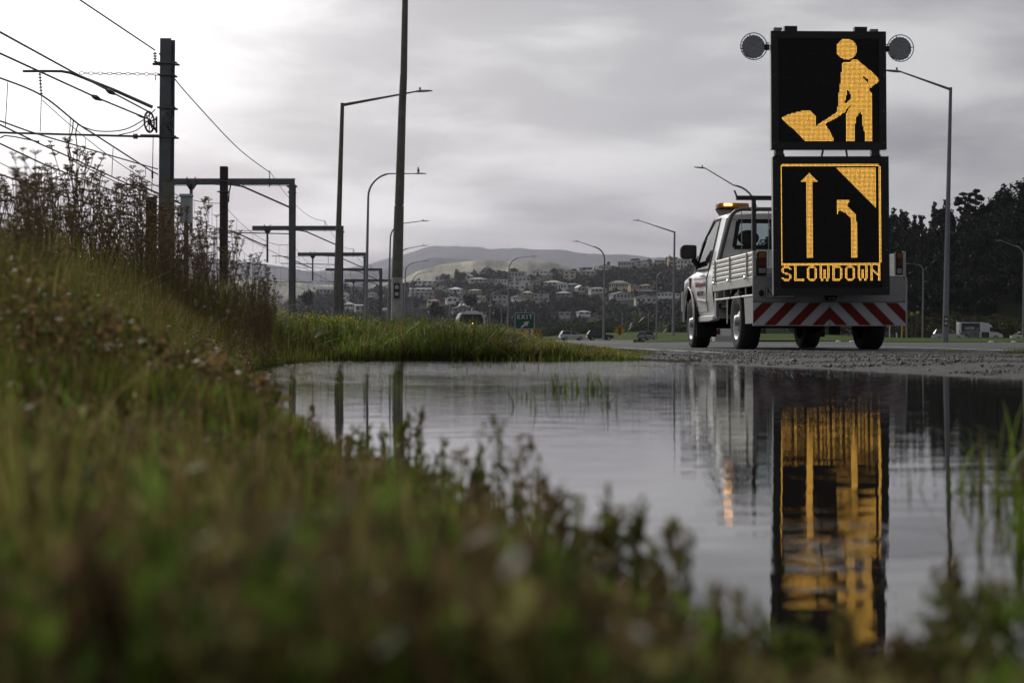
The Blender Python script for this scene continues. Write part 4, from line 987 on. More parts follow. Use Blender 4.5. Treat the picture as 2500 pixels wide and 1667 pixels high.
TY = 18.9; TZ = .028; YAW = R(3.4)
def truck():
    root = empty("works_truck", ((2025-HX)/F*TY, TY, TZ), YAW, "white flat tray ute with chevron striped tail board parked on the shoulder", "truck")
    # ---- cab body: lofted half sections, y forward
    st = [  # y, sill z, half widths at [sill, lower, mid, belt], belt z, glass top half width, top z
        (2.66, .42, .87, .90, .915, .885, 1.10, .705, 1.80),
        (2.80, .42, .88, .915, .925, .89, 1.10, .71, 1.845),
        (3.30, .42, .88, .92, .93, .89, 1.09, .70, 1.865),
        (3.62, .42, .88, .92, .93, .89, 1.085, .68, 1.84),
        (4.02, .42, .88, .92, .93, .885, 1.08, .66, 1.40),
    ]
    # lower body from the rear of the cab to the nose, with wheel arch cut in the side
    prof = [  # y, sill z, hw low, hw mid, hw belt, belt z, top (bonnet) z
        (2.66, .42, .87, .915, .885, 1.10, 1.10), (2.9, .42, .88, .925, .89, 1.10, 1.10), (3.5, .42, .885, .93, .89, 1.10, 1.10), (3.78, .42, .89, .935, .885, 1.11, 1.13),
        (3.86, .46, .90, .94, .885, 1.12, 1.16), (3.90, .66, .91, .955, .88, 1.125, 1.175), (3.98, .78, .93, .968, .87, 1.125, 1.18), (4.12, .86, .94, .975, .865, 1.12, 1.18), (4.30, .885, .945, .978, .86, 1.105, 1.165), (4.48, .86, .94, .975, .85, 1.08, 1.14), (4.62, .76, .93, .965, .835, 1.05, 1.105), (4.70, .58, .92, .95, .82, 1.03, 1.08), (4.74, .40, .90, .93, .81, 1.02, 1.07), (5.0, .38, .84, .86, .74, .97, 1.01), (5.12, .42, .70, .70, .60, .90, .93)]
    mb = MB(); mb.smooth = True; rings = []
    for y, zs, wl, wm, wb, zb, zt in prof:
        zm = min(max(zs+.06, .80), .95)
        zl = zs+.10 if zs < .6 else zs+.02
        ring = [(wl-.02, zs), (wl+.01, zl), (wm, zm), (wm-.008, min(zb-.06, 1.0) if zb > 1.02 else zb-.05), (wb, zb), (wb*.7, zt), (0, zt+.015)]
        rings.append([(x, y, z) for x, z in ring]+[(-x, y, z) for x, z in ring[::-1][1:]])
    n = len(rings[0]); v = [p for r in rings for p in r]
    mb.add(v, [(i*n+j, i*n+j+1, (i+1)*n+j+1, (i+1)*n+j) for i in range(len(rings)-1) for j in range(n-1)])
    mb.add(rings[-1], [tuple(range(n))])
    body = mb.build("cab_body", m_tw, root)
    # rear wall lower, hip shaped
    c = MB(); c.box(-.86, .86, 2.655, 2.69, .42, 1.10)
    # rear wall around the window
    hb, ht = .80, .66; zb, zt, zr = 1.08, 1.40, 1.80
    W0 = [(-.60, 1.40), (.60, 1.40), (.535, 1.735), (-.535, 1.735)]
    O = [(-.865, 1.08), (.865, 1.08), (.70, 1.80), (-.70, 1.80)]
    for i in range(4):
        a, b_, c_, d = O[i], O[(i+1) % 4], W0[(i+1) % 4], W0[i]
        y = lambda z: 2.66+max(0, z-1.3)*.16
        c.add([(p[0], y(p[1])+dy, p[1]) for dy in (0, .03) for p in (a, b_, c_, d)], [(0, 1, 2, 3), (7, 6, 5, 4), (0, 4, 5, 1), (2, 6, 7, 3)])
    c.build("rear_wall", m_tw, root)
    # roof
    c = MB(); c.smooth = True; rr = []
    for y, w, z, zs in ((2.72, .70, 1.835, 1.775), (2.80, .712, 1.865, 1.80), (3.1, .712, 1.888, 1.81), (3.45, .70, 1.882, 1.805), (3.60, .675, 1.862, 1.80), (3.66, .66, 1.838, 1.80)):
        ring = [(w, zs), (w-.012, z-.035), (w-.10, z-.004), (w*.5, z+.012), (0, z+.016)]
        rr.append([(x, y, q) for x, q in ring]+[(-x, y, q) for x, q in ring[::-1][1:]])
    n = len(rr[0]); c.add([p for r in rr for p in r], [(i*n+j, i*n+j+1, (i+1)*n+j+1, (i+1)*n+j) for i in range(len(rr)-1) for j in range(n-1)]); c.add(rr[0], [tuple(range(n))])
    c.build("roof", m_tw, root)
    # pillars and side glass
    for s in (-1, 1):
        c = MB(); c.smooth = False
        y0 = 2.66
        # B pillar / rear quarter panel
        c.add([(s*.885, 2.66, 1.09), (s*.892, 3.0, 1.09), (s*.722, 3.03, 1.80), (s*.70, 2.74, 1.80), (s*.85, 2.66, 1.09), (s*.85, 3.0, 1.09), (s*.685, 3.03, 1.80), (s*.665, 2.74, 1.80)], [(0, 1, 2, 3), (7, 6, 5, 4), (0, 3, 7, 4), (1, 5, 6, 2)])
        c.build("quarter_panel", m_tw, root)
        c = MB(); c.tube([(s*.885, 4.12, 1.09), (s*.80, 3.86, 1.52), (s*.69, 3.63, 1.82)], .028, 6); c.build("windscreen_pillar", m_tw, root)
        c = MB()
        A = [(s*.893, 3.0, 1.10), (s*.893, 4.02, 1.12), (s*.79, 3.82, 1.56), (s*.705, 3.55, 1.805), (s*.718, 3.03, 1.80)]
        c.tube(A+[A[0]], .018, 5, cap=False); fr = c.build("window_seal", m_trim, root)
        c = MB(); c.add(A, [(0, 1, 2, 3, 4)]); c.build("side_window", m_sglass, root)
        # door: thin shut lines and sculpted lower ridge
        c = MB(); xd = s*.934
        dl = [(s*.896, 3.0, 1.09), (s*.930, 3.0, .98), (s*.932, 3.0, .70), (s*.905, 3.02, .53), (s*.905, 3.55, .52), (s*.912, 3.80, .58), (s*.934, 3.86, .78), (s*.936, 3.90, .98), (s*.892, 3.92, 1.09)]
        c.tube(dl, .006, 4, cap=False); dr = c.build("door_seam", m_trim, root)
        c = MB(); c.tube([(s*.936, 3.0, .985), (s*.943, 3.9, 1.0), (s*.975, 4.2, 1.0)], .010, 5); c.tube([(s*.925, 3.05, .66), (s*.93, 3.75, .70)], .012, 5); c.build("body_crease", m_tw, root)
        c = MB(); c.tube([(s*.935, 3.06, 1.01), (s*.965, 3.08, 1.015), (s*.965, 3.24, 1.02), (s*.935, 3.26, 1.015)], .016, 6); c.build("door_handle", m_chrome if s > 0 else m_tw, root)
        c = MB(); c.prism([(3.02, .38), (3.86, .38), (3.90, .46), (2.70, .46), (2.70, .40)], 'x', s*.80, s*.90); c.build("sill", m_tw, root, .01)
        # mirror
        c = MB(); c.smooth = False; x0, x1 = s*1.14, s*.92
        c.prism([(min(x0, x1), 1.29), (max(x0, x1), 1.29), (max(x0, x1)+.0, 1.48), (min(x0, x1)+.03, 1.485), (min(x0, x1)-.01, 1.44)], 'y', 3.80, 3.93)
        c.bar((s*.96, 3.87, 1.28), (s*.86, 3.95, 1.17), .09, .06)
        mi = c.build("wing_mirror", m_trim, root, .02)
        g = MB(); g.box(min(x0, x1)+.02, max(x0, x1)-.015, 3.792, 3.796, 1.305, 1.465); g.build("mirror_glass", M("mirror", (.03, .03, .032), .12), mi)
        # fender vent
        c = MB(); c.prism([(4.02, .86), (4.10, .86), (4.16, 1.02), (4.03, 1.02)], 'x', s*.955, s*.978); c.build("fender_vent", m_trim, root, .004)
        # arch lip
        c = MB(); c.tube([(s*.955, 4.30+.44*math.cos(a), .45+.44*math.sin(a)) for a in [R(-8+i*14) for i in range(15)]], .014, 6); c.build("wheel_arch", m_tw, root)
        # dark arch liner
        c = MB(); pts = [(4.30+.43*math.cos(a), .45+.43*math.sin(a)) for a in [R(-5+i*15) for i in range(14)]]
        v = [(s*.93, y, z) for y, z in pts]+[(s*.55, y, z) for y, z in pts]; k = len(pts); c.add(v, [(i, i+1, i+1+k, i+k) for i in range(k-1)]); c.build("arch_liner", m_und, root)
        c = MB(); c.box(s*.66-.14, s*.66+.26*s/ s, 3.80, 3.82, .16, .56) if False else c.box(min(s*.64, s*.93), max(s*.64, s*.93), 3.79, 3.81, .17, .60); c.build("mud_flap", m_und, root)
    # windscreen, rear window and rubber
    c = MB(); c.add([(-.86, 4.12, 1.10), (.86, 4.12, 1.10), (.67, 3.63, 1.82), (-.67, 3.63, 1.82)], [(0, 1, 2, 3)]); c.build("windscreen", m_glass, root)
    c = MB(); c.add([(p[0], 2.672+max(0, p[1]-1.3)*.16, p[1]) for p in W0], [(0, 1, 2, 3)]); c.build("rear_window", m_glass, root)
    c = MB(); q = [Vector((p[0]*1.015, 2.655+max(0, p[1]-1.3)*.16, p[1]+(.008 if p[1] > 1.5 else -.012))) for p in W0]
    for i in range(4): c.bar(q[i], q[(i+1) % 4], .02, .055, (0, 0, 1) if i % 2 == 0 else (1, 0, 0))
    c.build("window_rubber", m_trim, root)
    # cab interior
    for sx in (-.36, .36):
        c = MB(); c.smooth = True; c.ball((sx, 2.93, 1.53), .15, .06, .11, 12, 8); c.build("headrest", m_seat, root)
        c = MB(); c.prism([(sx-.24, .8), (sx+.24, .8), (sx+.21, 1.40), (sx-.21, 1.40)], 'y', 2.86, 3.0); c.box(sx-.25, sx+.25, 2.95, 3.4, .72, .86); c.build("seat", m_seat, root, .03)
    c = MB(); c.box(-.84, .84, 3.72, 4.08, .80, 1.12); c.build("dashboard", m_seat, root); c = MB(); c.box(-.84, .84, 2.75, 4.7, .44, .55); c.build("floor_pan", m_und, root)
    c = MB(); c.tube([(.36+.19*math.cos(a), 3.62, 1.13+.17*math.sin(a)) for a in [i*math.pi/8 for i in range(17)]], .016, 6, cap=False); c.build("steering_wheel", m_seat, root)
    # chassis
    c = MB(); c.box(-.42, -.32, .15, 4.9, .40, .55); c.box(.32, .42, .15, 4.9, .40, .55); c.box(-.75, .75, 1.02, 1.14, .34, .46); c.box(-.75, .75, 4.22, 4.36, .32, .45); c.ball((.08, 1.08, .36), .17, .15, .15); c.box(-.30, .45, 1.5, 2.4, .32, .5); c.box(-.85, .85, .35, 4.9, .56, .62); c.box(-.7, .7, 4.5, 5.0, .3, .45)
    c.tube([(.42, .3, .38), (.45, 1.6, .36)], .05, 8); c.bar((.14, .3, .38), (.14, .3, .20), .10, .14); c.build("chassis", m_und, root)
    # wheels
    def wheel(x, y, s):
        r = .385; w = .255
        c = MB(); c.smooth = True
        c.lathe([(.225, -w/2+.02), (.29, -w/2), (.345, -w/2+.005), (.372, -w/2+.035), (r, -w/2+.06), (r, w/2-.06), (.372, w/2-.035), (.345, w/2-.005), (.29, w/2), (.225, w/2-.02)], (x, y, r-.012), 'x', 40)
        t = c.build("wheel", m_tyre, root)
        c = MB(); c.smooth = True; o = s*w/2
        c.lathe([(.232, o-s*.01), (.222, o-s*.02), (.205, o-s*.045), (.195, o-s*.085), (.12, o-s*.05), (.085, o-s*.03), (.07, o-s*.03), (.062, o+s*.01), (0, o+s*.014)], (x, y, r-.012), 'x', 32)
        rim = c.build("rim", m_rim, t)
        c = MB()
        for j in range(8):
            a = j*math.pi/4; c.lathe([(0, o-s*.056), (.022, o-s*.056), (.022, o-s*.075)], (x, y+.155*math.cos(a), r-.012+.155*math.sin(a)), 'x', 10)
        c.build("rim_hole", m_und, rim)
    for x, y in ((-.785, 1.08), (.785, 1.08), (-.80, 4.30), (.80, 4.30)): wheel(x, y, -1 if x < 0 else 1)
    # tray
    c = MB(); c.box(-.92, .92, .02, 2.58, .865, .90); [c.box(-.9, .9, y, y+.06, .78, .862) for y in (.3, .8, 1.35, 1.9, 2.4)]; c.build("tray_deck", m_alu, root)
    c = MB(); c.box(-.925, .925, -.012, .02, .585, .888); c.build("rear_panel", m_steelp, root, .004)
    c = MB(); 
    for x, z in ((-.90, .60), (-.90, .87), (.90, .60), (.90, .87)): c.lathe([(0, -.018), (.008, -.018), (.008, -.012)], (x, 0, z), 'y', 8)
    c.build("panel_screws", m_ink, root)
    # chevron board 1.85 x .275 : each stripe a slice of the board
    z0, z1 = .307, .580; H = z1-z0; cx = .0
    c = MB(); c.box(-.925, .925, -.010, .006, z0, z1); cb = c.build("chevron_board", m_rwh, root)
    mr = MB(); y = -.0135
    def clip(poly, xl, xr):
        for sgn, lim in ((1, xl), (-1, xr)):
            out = []
            for i in range(len(poly)):
                a, b_ = poly[i], poly[(i+1) % len(poly)]; ia = sgn*(a[0]-lim) >= 0; ib = sgn*(b_[0]-lim) >= 0
                if ia: out.append(a)
                if ia != ib:
                    t = (lim-a[0])/(b_[0]-a[0]); out.append((lim, a[1]+t*(b_[1]-a[1])))
            poly = out
            if not poly: return None
        return poly
    # slope measured on the photo: a stripe climbs the board while moving .235 m inwards; pitch .285 m
    sl = .262; pit = .288; wd = .142
    for s in (-1, 1):
        for k in range(5):
            b0 = .215+k*pit-wd   # inner foot of a red stripe on the bottom edge
            xo = b0+wd; poly = [(b0, z0+.004), (xo, z0+.004), (xo-sl, z1-.004), (b0-sl, z1-.004)]
            poly = [(s*p[0]+0, p[1]) for p in poly]
            pc = clip(poly, 0 if s > 0 else -.921, .921 if s > 0 else 0)
            if pc and len(pc) > 2:
                if s < 0: pass
                mr.add([(p[0]+.0, y, p[1]) for p in pc], [tuple(range(len(pc)))])
    mr.build("red_stripes", m_red, cb)
    c = MB(); c.box(-.0015, .0015, -.0145, -.011, z0+.004, z1-.004); c.build("board_joint", m_ink, cb)
    c = MB(); c.box(-.925, .925, -.014, .008, z0-.006, z0-.001); c.build("bottom_lip", m_alu, root)
    # corner posts, tail lights
    for s in (-1, 1):
        c = MB(); a = s*.925; b_ = s*.885; c.box(min(a, b_), max(a, b_), -.01, .05, .89, 1.19); c.build("corner_post", m_alu, root, .004)
        c = MB(); a = s*.875; b_ = s*.765 if s < 0 else s*.79; xa, xb = min(a, b_), max(a, b_); c.box(xa, xb, -.05, .02, .905, 1.185); h = c.build("tail_light", m_trim, root, .008)
        for (za, zb2, mm, nm) in ((1.105, 1.165, m_amb2, "amber_lens"), (1.0, 1.10, m_redl, "red_lens"), (.925, .985, m_clear, "clear_lens")):
            c = MB(); c.box(xa+.015, xb-.015, -.062, -.045, za, zb2); c.build(nm, mm, h, .004)
        # side gate
        c = MB(); xo = s*.925; xi = s*.90
        for i in range(5):
            zb_ = .905+i*.057; c.prism([(xi, zb_), (xo-s*.012, zb_), (xo, zb_+.01), (xo, zb_+.042), (xo-s*.012, zb_+.055), (xi, zb_+.055)][::s], 'y', .055, 2.56)
        gt = c.build("side_gate", m_alup, root)
        for y_ in (.30, 1.35, 2.35):
            c = MB(); c.box(min(xo, xo+s*.015), max(xo, xo+s*.015), y_, y_+.035, .90, 1.185); c.build("gate_strap", m_alu, gt)
            c = MB(); c.ball((xo+s*.025, y_+.02, .885), .022, .04, .02, 8, 5); c.build("latch", m_chrome, gt)
        c = MB(); c.box(min(xo, s*.88), max(xo, s*.88), .02, 2.58, .775, .893); c.build("side_rail", m_alup, root, .006)
        c = MB(); c.tube([(s*.90, .03, .665), (s*.90, 2.45, .665)], .016, 8)
        for y_ in (.05, .5, .95, 1.4, 1.85, 2.3): c.tube([(s*.90, y_, .665), (s*.90, y_, .78)], .012, 6)
        c.build("rope_rail", m_alu, root)
        c = MB(); c.box(min(s*.905, s*.87), max(s*.905, s*.87), 2.42, 2.56, .44, .775); c.build("side_bracket", m_steelp, root)
        # mudguard
        c = MB(); pts = [(1.08+.47*math.cos(a), .40+.40*math.sin(a)) for a in [R(8+i*20) for i in range(9)]]
        v = [(s*.92, y_, z_) for y_, z_ in pts]+[(s*.62, y_, z_) for y_, z_ in pts]; k = len(pts); c.add(v, [(i, i+1, i+1+k, i+k) for i in range(k-1)]); c.build("mudguard", m_und, root)
        c = MB(); c.prism([(.10, .33), (.52, .33), (.60, .66), (.10, .66)], 'x', s*.895, s*.905); c.build("guard_plate", m_steelp, root)
        c = MB(); c.box(min(s*.90, s*.91), max(s*.90, s*.91), 1.62, 1.66, .34, .66); c.build("guard_edge", m_alu, root)
    # number plate, lens, camera
    c = MB(); c.box(-.777, -.417, -.022, -.014, .63, .75); pl = c.build("number_plate", m_rwh, root, .003)
    c = MB()
    for x0, x1, za, zb2 in ((-.777, -.417, .63, .637), (-.777, -.417, .743, .75), (-.777, -.770, .637, .743), (-.424, -.417, .637, .743)): c.box(x0, x1, -.0245, -.021, za, zb2)
    c.build("plate_border", m_ink, pl)
    text_obj("plate_letters", "NE", .125, m_ink, pl, frame_mtx((-.693, -.023, .690), (1, 0, 0), (0, 0, 1)), .001, .82, 1, .003)
    c = MB(); c.ball((-.825, -.02, .69), .032, .025, .04); c.build("round_reflector", m_redl if False else m_trim, root)
    c = MB(); c.prism([(-.07, .66), (.07, .66), (.05, .60), (-.05, .60)], 'y', -.10, -.015); cam_ = c.build("rear_camera", m_trim, root, .006)
    c = MB(); c.lathe([(0, -.106), (.014, -.106), (.014, -.098)], (-.02, 0, .628), 'y', 10); c.lathe([(0, -.106), (.014, -.106), (.014, -.098)], (.025, 0, .628), 'y', 10); c.build("lens", m_clear, cam_)
    # headboard hoop with guard rods
    c = MB(); pts = [(-.875, 2.62, .90), (-.80, 2.62, 1.30), (-.69, 2.62, 1.72), (-.655, 2.62, 1.82), (-.60, 2.62, 1.875), (-.52, 2.62, 1.90)]
    c.tube(pts+[(-x, y_, z_) for x, y_, z_ in pts[::-1]], .028, 8); hp = c.build("headboard_hoop", m_hoop, root)
    c = MB()
    for x in (-.52, -.335, -.15, .04, .22, .40): c.tube([(x, 2.61, 1.12), (x, 2.61, 1.89)], .006, 5)
    c.build("guard_rod", m_alu, hp)
    c = MB(); c.box(-.87, .87, 2.585, 2.61, .90, 1.10); c.build("headboard_panel", m_steelp, root)
    # ladder rack
    c = MB(); c.bar((-.86, 1.3, 1.935), (.86, 1.3, 1.935), .05, .055); c.bar((-.635, 1.3, .90), (-.635, 1.3, 1.91), .05); c.bar((.635, 1.3, .90), (.635, 1.3, 1.91), .05)
    for s in (-1, 1): c.tube([(s*.85, 1.3, 1.935), (s*.865, 1.3, 1.99), (s*.885, 1.3, 2.03)], .012, 6)
    c.build("ladder_rack", m_rack, root)
    c = MB(); c.box(-.74, -.52, 1.1, 1.5, .90, 1.16); c.tube([(-.7, 1.2, 1.16), (-.62, 1.15, 1.21), (-.5, 1.2, 1.18)], .012, 6); c.build("control_box", m_rack, root, .01)
    # beacon
    lb = MB(); lb.smooth = True
    def slab(c, z0_, z1_, g=0., x0=-.755, x1=-.305, yc=3.2, hy=.14):
        xm = (x0+x1)/2; hx = (x1-x0)/2+g
        pts = [(xm+hx*math.copysign(abs(math.cos(a))**.55, math.cos(a)), yc+(hy+g)*math.copysign(abs(math.sin(a))**.55, math.sin(a))) for a in [i*math.pi/14 for i in range(28)]]
        c.prism(pts, 'z', z0_, z1_)
    c = MB(); slab(c, 1.955, 2.022); ba = c.build("beacon", m_amber, root, .006)
    c = MB(); slab(c, 1.935, 1.953, .006); c.build("beacon_base", m_trim, ba)
    c = MB(); slab(c, 1.9765, 1.979, .004); c.build("beacon_seam", m_trim, ba)
    c = MB(); c.box(-.675, -.565, 3.048, 3.052, 1.984, 2.012); c.build("flashing_lamp", M("lit_amber", (.9, .5, .1), .4, emit=(1., .48, .09), es=9), ba)
    c = MB(); c.add([(-.745, 3.1, 1.93), (-.42, 3.1, 1.93), (-.60, 3.1, 1.80), (-.65, 3.1, 1.80), (-.745, 3.3, 1.93), (-.42, 3.3, 1.93), (-.60, 3.3, 1.80), (-.65, 3.3, 1.80)], [(0, 1, 2, 3), (7, 6, 5, 4), (0, 3, 7, 4), (1, 5, 6, 2), (3, 2, 6, 7), (0, 4, 5, 1)]); c.build("beacon_bracket", m_steelp, root)
    # door lettering
    text_obj("door_lettering", "Traffic Management Ltd", .10, m_rink, root, frame_mtx((-.9385, 3.44, .905), (0, -1, 0), (0, 0, 1)), .002, .82, 1, .002)
    text_obj("phone_number", "0800 53 22 22", .085, m_ink, root, frame_mtx((-.9385, 3.44, .775), (0, -1, 0), (0, 0, 1)), .002, 1, 1, .002)
    c = MB(); c.tube([(-.80, 4.02, 1.14), (-.80, 4.06, 1.5)], .006, 5); c.build("aerial", m_trim, root)
    c = MB(); c.box(-.93, -.3, 4.95, 5.1, .55, .85); c.box(.3, .93, 4.95, 5.1, .55, .85); c.build("headlights", m_clear, root)
    return root
truck()

# ------------------------------------------------------------------ message sign
m_sface = M("matt_black_face", (.006, .006, .007), .75, var=.3, scale=10, spec=.2); m_sframe = M("black_sign_frame", (.010, .010, .012), .45, spec=.4, var=.2)
m_off = M("unlit_led", (.05, .05, .055), .35); m_on = M("lit_led", (.3, .15, .02), .4, emit=(1.0, .45, .035), es=1.9); m_core = M("lit_led_core", (.5, .4, .1), .4, emit=(1.0, .64, .17), es=1.9)
m_rivet = M("rivet", (.22, .22, .22), .4, .5)
def inpoly(x, y, poly):
    r = False
    for i in range(len(poly)):
        ax, ay = poly[i]; bx, by = poly[(i+1) % len(poly)]
        if (ay > y) != (by > y) and x < (bx-ax)*(y-ay)/(by-ay)+ax: r = not r
    return r
FONT = {
 'S': ["..####..", ".######.", "##....##", "##......", "##......", ".####...", "...####.", "......##", "......##", "##....##", ".######.", "..####.."],
 'L': ["##......"]*10+["########", "########"][:2],
 'O': ["..####..", ".######.", "##....##"]+["##....##"]*6+["##....##", ".######.", "..####.."],
 'W': ["##....##"]*3+["##.##.##"]*7+[".##..##.", ".##..##."],
 'D': ["######..", "#######.", "##....##"]+["##....##"]*6+["##....##", "#######.", "######.."],
 'N': ["##....##", "##....##", "##....##", "###...##", "####..##", "##.##.##", "##..####", "##...###", "##....##", "##....##", "##....##", "##....##"]}
def led_var(m):
    if m.get('var'): return
    m['var'] = 1; nt = m.node_tree; N = nt.nodes; L = nt.links; b = N['Principled BSDF']; es = b.inputs['Emission Strength'].default_value
    ge = N.new('ShaderNodeNewGeometry'); mr = N.new('ShaderNodeMapRange'); mr.inputs[3].default_value = es*.85; mr.inputs[4].default_value = es*1.15
    L.new(ge.outputs['Random Per Island'], mr.inputs[0]); L.new(mr.outputs[0], b.inputs['Emission Strength'])
def sign():
    SY = 18.45; k = SY/F
    X0 = (2027-HX)*k; z0 = CH+(HY-721)*k
    root = empty("message_sign", (X0, SY, z0), R(3.4), "two stacked black LED road works panels on the truck, shovelling figure above SLOWDOWN merge sign", "message sign")
    q = lambda px, py: ((px-2027)*k, CH+(HY-py)*k-z0)
    def panel(name, ctr, w, h, polys, holes, cols, rows, x0p, x1p, y0p, y1p, extra=None, tilt=0):
        xc, zc = q(*ctr); W = w*k/2; H = h*k/2; D = .085
        pr = empty(name, (xc, 0, zc)); pr.parent = root; pr.rotation_euler = (0, tilt, 0)
        c = MB(); t = .015; zf = -.0
        c.box(-W, W, .012, D, -H, H); bx = c.build("cabinet", m_alu, pr, .004)
        m = 20.5*k
        c = MB(); c.box(-W, W, -.004, .010, H-m*.9, H); c.box(-W, W, -.004, .010, -H, -H+m*.9); c.box(-W, -W+m*.9, -.004, .010, -H+m*.9+.001, H-m*.9-.001); c.box(W-m*.9, W, -.004, .010, -H+m*.9+.001, H-m*.9-.001)
        c.build("front_frame", m_sframe, pr)
        c = MB(); c.box(-W+m*.9, W-m*.9, .004, .009, -H+m*.9, H-m*.9); c.build("led_board", m_sface, pr)
        c = MB()
        for sx in (-1, 1):
            for t_ in (-.9, -.35, .25, .93): c.lathe([(0, -.007), (.006, -.007), (.006, -.004)], (sx*(W-.03), 0, t_*H), 'y', 6)
        c.build("rivet", m_rivet, pr)
        on = MB(); off = MB(); core = MB(); nlit = 0
        for r_ in range(rows):
            for c_ in range(cols):
                gx = x0p+(x1p-x0p)*(c_+.5)/cols; gy = y0p+(y1p-y0p)*(r_+.5)/rows
                lit = any(inpoly(gx, gy, p) for p in polys) and not any(inpoly(gx, gy, p) for p in holes)
                if extra and extra(c_, r_) is not None: lit = extra(c_, r_)
                x = ((c_+.5)/cols-.5)*(x1p-x0p)*sc*k + offx; z = ((rows-1-r_+.5)/rows-.5)*(y1p-y0p)*sc*k + offz
                if lit:
                    s = .0050; nlit += 1
                    on.add([(x+s*math.cos(a), -.0005, z+s*math.sin(a)) for a in HEX], [(0, 1, 2, 3, 4, 5)])
                    s = .0034; core.add([(x+s*math.cos(a), -.0022, z+s*math.sin(a)) for a in HEX], [(0, 1, 2, 3, 4, 5)])
                else:
                    s = .0024; off.add([(x-s, .001, z-s), (x+s, .001, z-s), (x+s, .001, z+s), (x-s, .001, z+s)], [(0, 1, 2, 3)])
        for mm in (m_on, m_core): led_var(mm)
        pr_on = on.build("lit_leds", m_on, pr); core.build("led_cores", m_core, pr_on); off.build("unlit_leds", m_off, pr)
        return pr, W, H, D
    HEX = [i*math.pi/3 for i in range(6)]
    # upper: the digging figure, outlined in the crop's own units
    head = [(1255+113*math.cos(a), 350+112*math.sin(a)) for a in [i*math.pi/12 for i in range(24)]]
    body = [(1213, 488), (1295, 485), (1310, 462), (1370, 462), (1415, 500), (1500, 570), (1585, 640), (1602, 684), (1590, 700), (1500, 770), (1500, 790), (1525, 815), (1532, 1330), (1452, 1330), (1445, 1250), (1425, 1170), (1412, 1045), (1395, 1012), (1375, 1050), (1345, 1085), (1343, 1330), (1249, 1330), (1247, 1040), (1262, 1000), (1150, 1075), (1020, 1140), (1105, 1290), (1115, 1330), (810, 1330), (545, 1085), (600, 1055), (680, 1030), (790, 1003), (850, 1005), (900, 1040), (922, 1085), (918, 1165), (1030, 1095), (1145, 1018), (1165, 900), (1163, 850), (1180, 740), (1195, 600), (1200, 540)]
    holes = [[(1262, 785), (1282, 800), (1297, 850), (1297, 880), (1250, 925), (1228, 915), (1240, 880)], [(1425, 622), (1490, 680), (1480, 705), (1440, 660)], [(1240, 1008), (1262, 1000), (1300, 950), (1280, 955)]]
    sc = 1/4.356; offx = ((525+1610)/2/4.356+1780-2023.5)*k; offz = -((243+1330)/2/4.356+40-221.1)*k
    up, W, H, D = panel("upper_panel", (2023.5, 221.1), 285, 288.5, [head, body], holes, 80, 80, 527, 1608, 243, 1330, None, R(-.35))
    # lower
    sc = 1/4.126
    x0p, x1p, y0p, y1p = 184, 1222, 166, 1410; cols, rows = 80, 96
    offx = ((x0p+x1p)/2/4.126+1860-2029.6)*k-.012; offz = -((y0p+y1p)/2/4.126+360-551.5)*k
    cx_ = lambda x: x
    arrow = [(488, 252), (575, 350), (522, 352), (522, 1112), (462, 1112), (456, 352), (402, 350)]
    merge = [(764, 528), (905, 528), (870, 590), (968, 686), (975, 1112), (912, 1112), (905, 712), (825, 640), (800, 638), (764, 676)]
    tri = [(768, 206), (1168, 206), (1168, 608)]
    word = "SLOWDOWN"
    def extra(c_, r_):
        # border two dots wide
        if r_ in (0, 1): return 2 <= c_ <= 77 if r_ == 0 else 1 <= c_ <= 78
        if 2 <= r_ <= 76 and c_ in (0, 1): return True
        if 2 <= r_ <= 76 and c_ in (78, 79): return True
        if r_ in (77, 78): return 1 <= c_ <= 78
        if 79 <= r_ <= 91:
            i = (c_-1)//10; j = (c_-1) % 10
            if 0 <= i < 8 and j < 8 and r_ < 92:
                rr = r_-79
                return rr < 12 and FONT[word[i]][rr][j] == '#'
            return False
        return None
    lo, W2, H2, D2 = panel("lower_panel", (2029.6, 551.5), 287, 339, [arrow, merge, tri], [], cols, rows, x0p, x1p, y0p, y1p, extra, R(-.45))
    # mounts between and above
    xu, zu = q(2023.5, 221.1)
    c = MB()
    for px, py, w in ((1898, 72.5, 20), (2136, 73.5, 20)): x, z = q(px, py); c.box(x-w*k/2, x+w*k/2, 0, .08, z-.012, z+.016)
    c.build("top_bracket", m_rivet, root)
    c = MB()
    for px, w in ((1930, 31), (2103, 31)): x, z = q(px, 71); c.box(x-w*k/2, x+w*k/2, .0, .07, z-.03, z+.028)
    c.build("top_cap", m_sframe, root)
    c = MB()
    for px in (1903, 2141): x, z = q(px, 374); c.box(x-.05, x+.045, .01, .08, z-.045, z+.04); c.tube([(x-.065, .0, z-.03), (x+.05, .0, z-.03)], .018, 8)
    c.build("hinge_block", m_rack, root)
    c = MB()
    for px in (1903, 2141): x, z = q(px, 379); c.box(x-.045, x+.045, -.005, .009, z-.02, z+.01)
    c.build("hinge_plate", m_rivet, root)
    c = MB()
    for a, b_ in (((2012, 364), (2008, 384)), ((2069, 364), (2072, 384))): xa, za = q(*a); xb, zb_ = q(*b_); c.tube([(xa, .05, za), (xb, .05, zb_)], .012, 6)
    c.build("lift_strut", m_rack, root)
    # mast behind, standing on the tray
    c = MB(); c.box(-.62, -.54, .12, .20, .2, 3.0); c.box(.54, .62, .12, .20, .2, 3.0); c.box(-.62, .62, .12, .20, 1.55, 1.62); c.box(-.60, .60, .12, .7, .20, .27); c.build("support_frame", m_rack, root)
    # round flashers
    m_disc = M("lens_cells", (.48, .50, .54), .3, var=.4, scale=60, bump=.01, bscale=120)
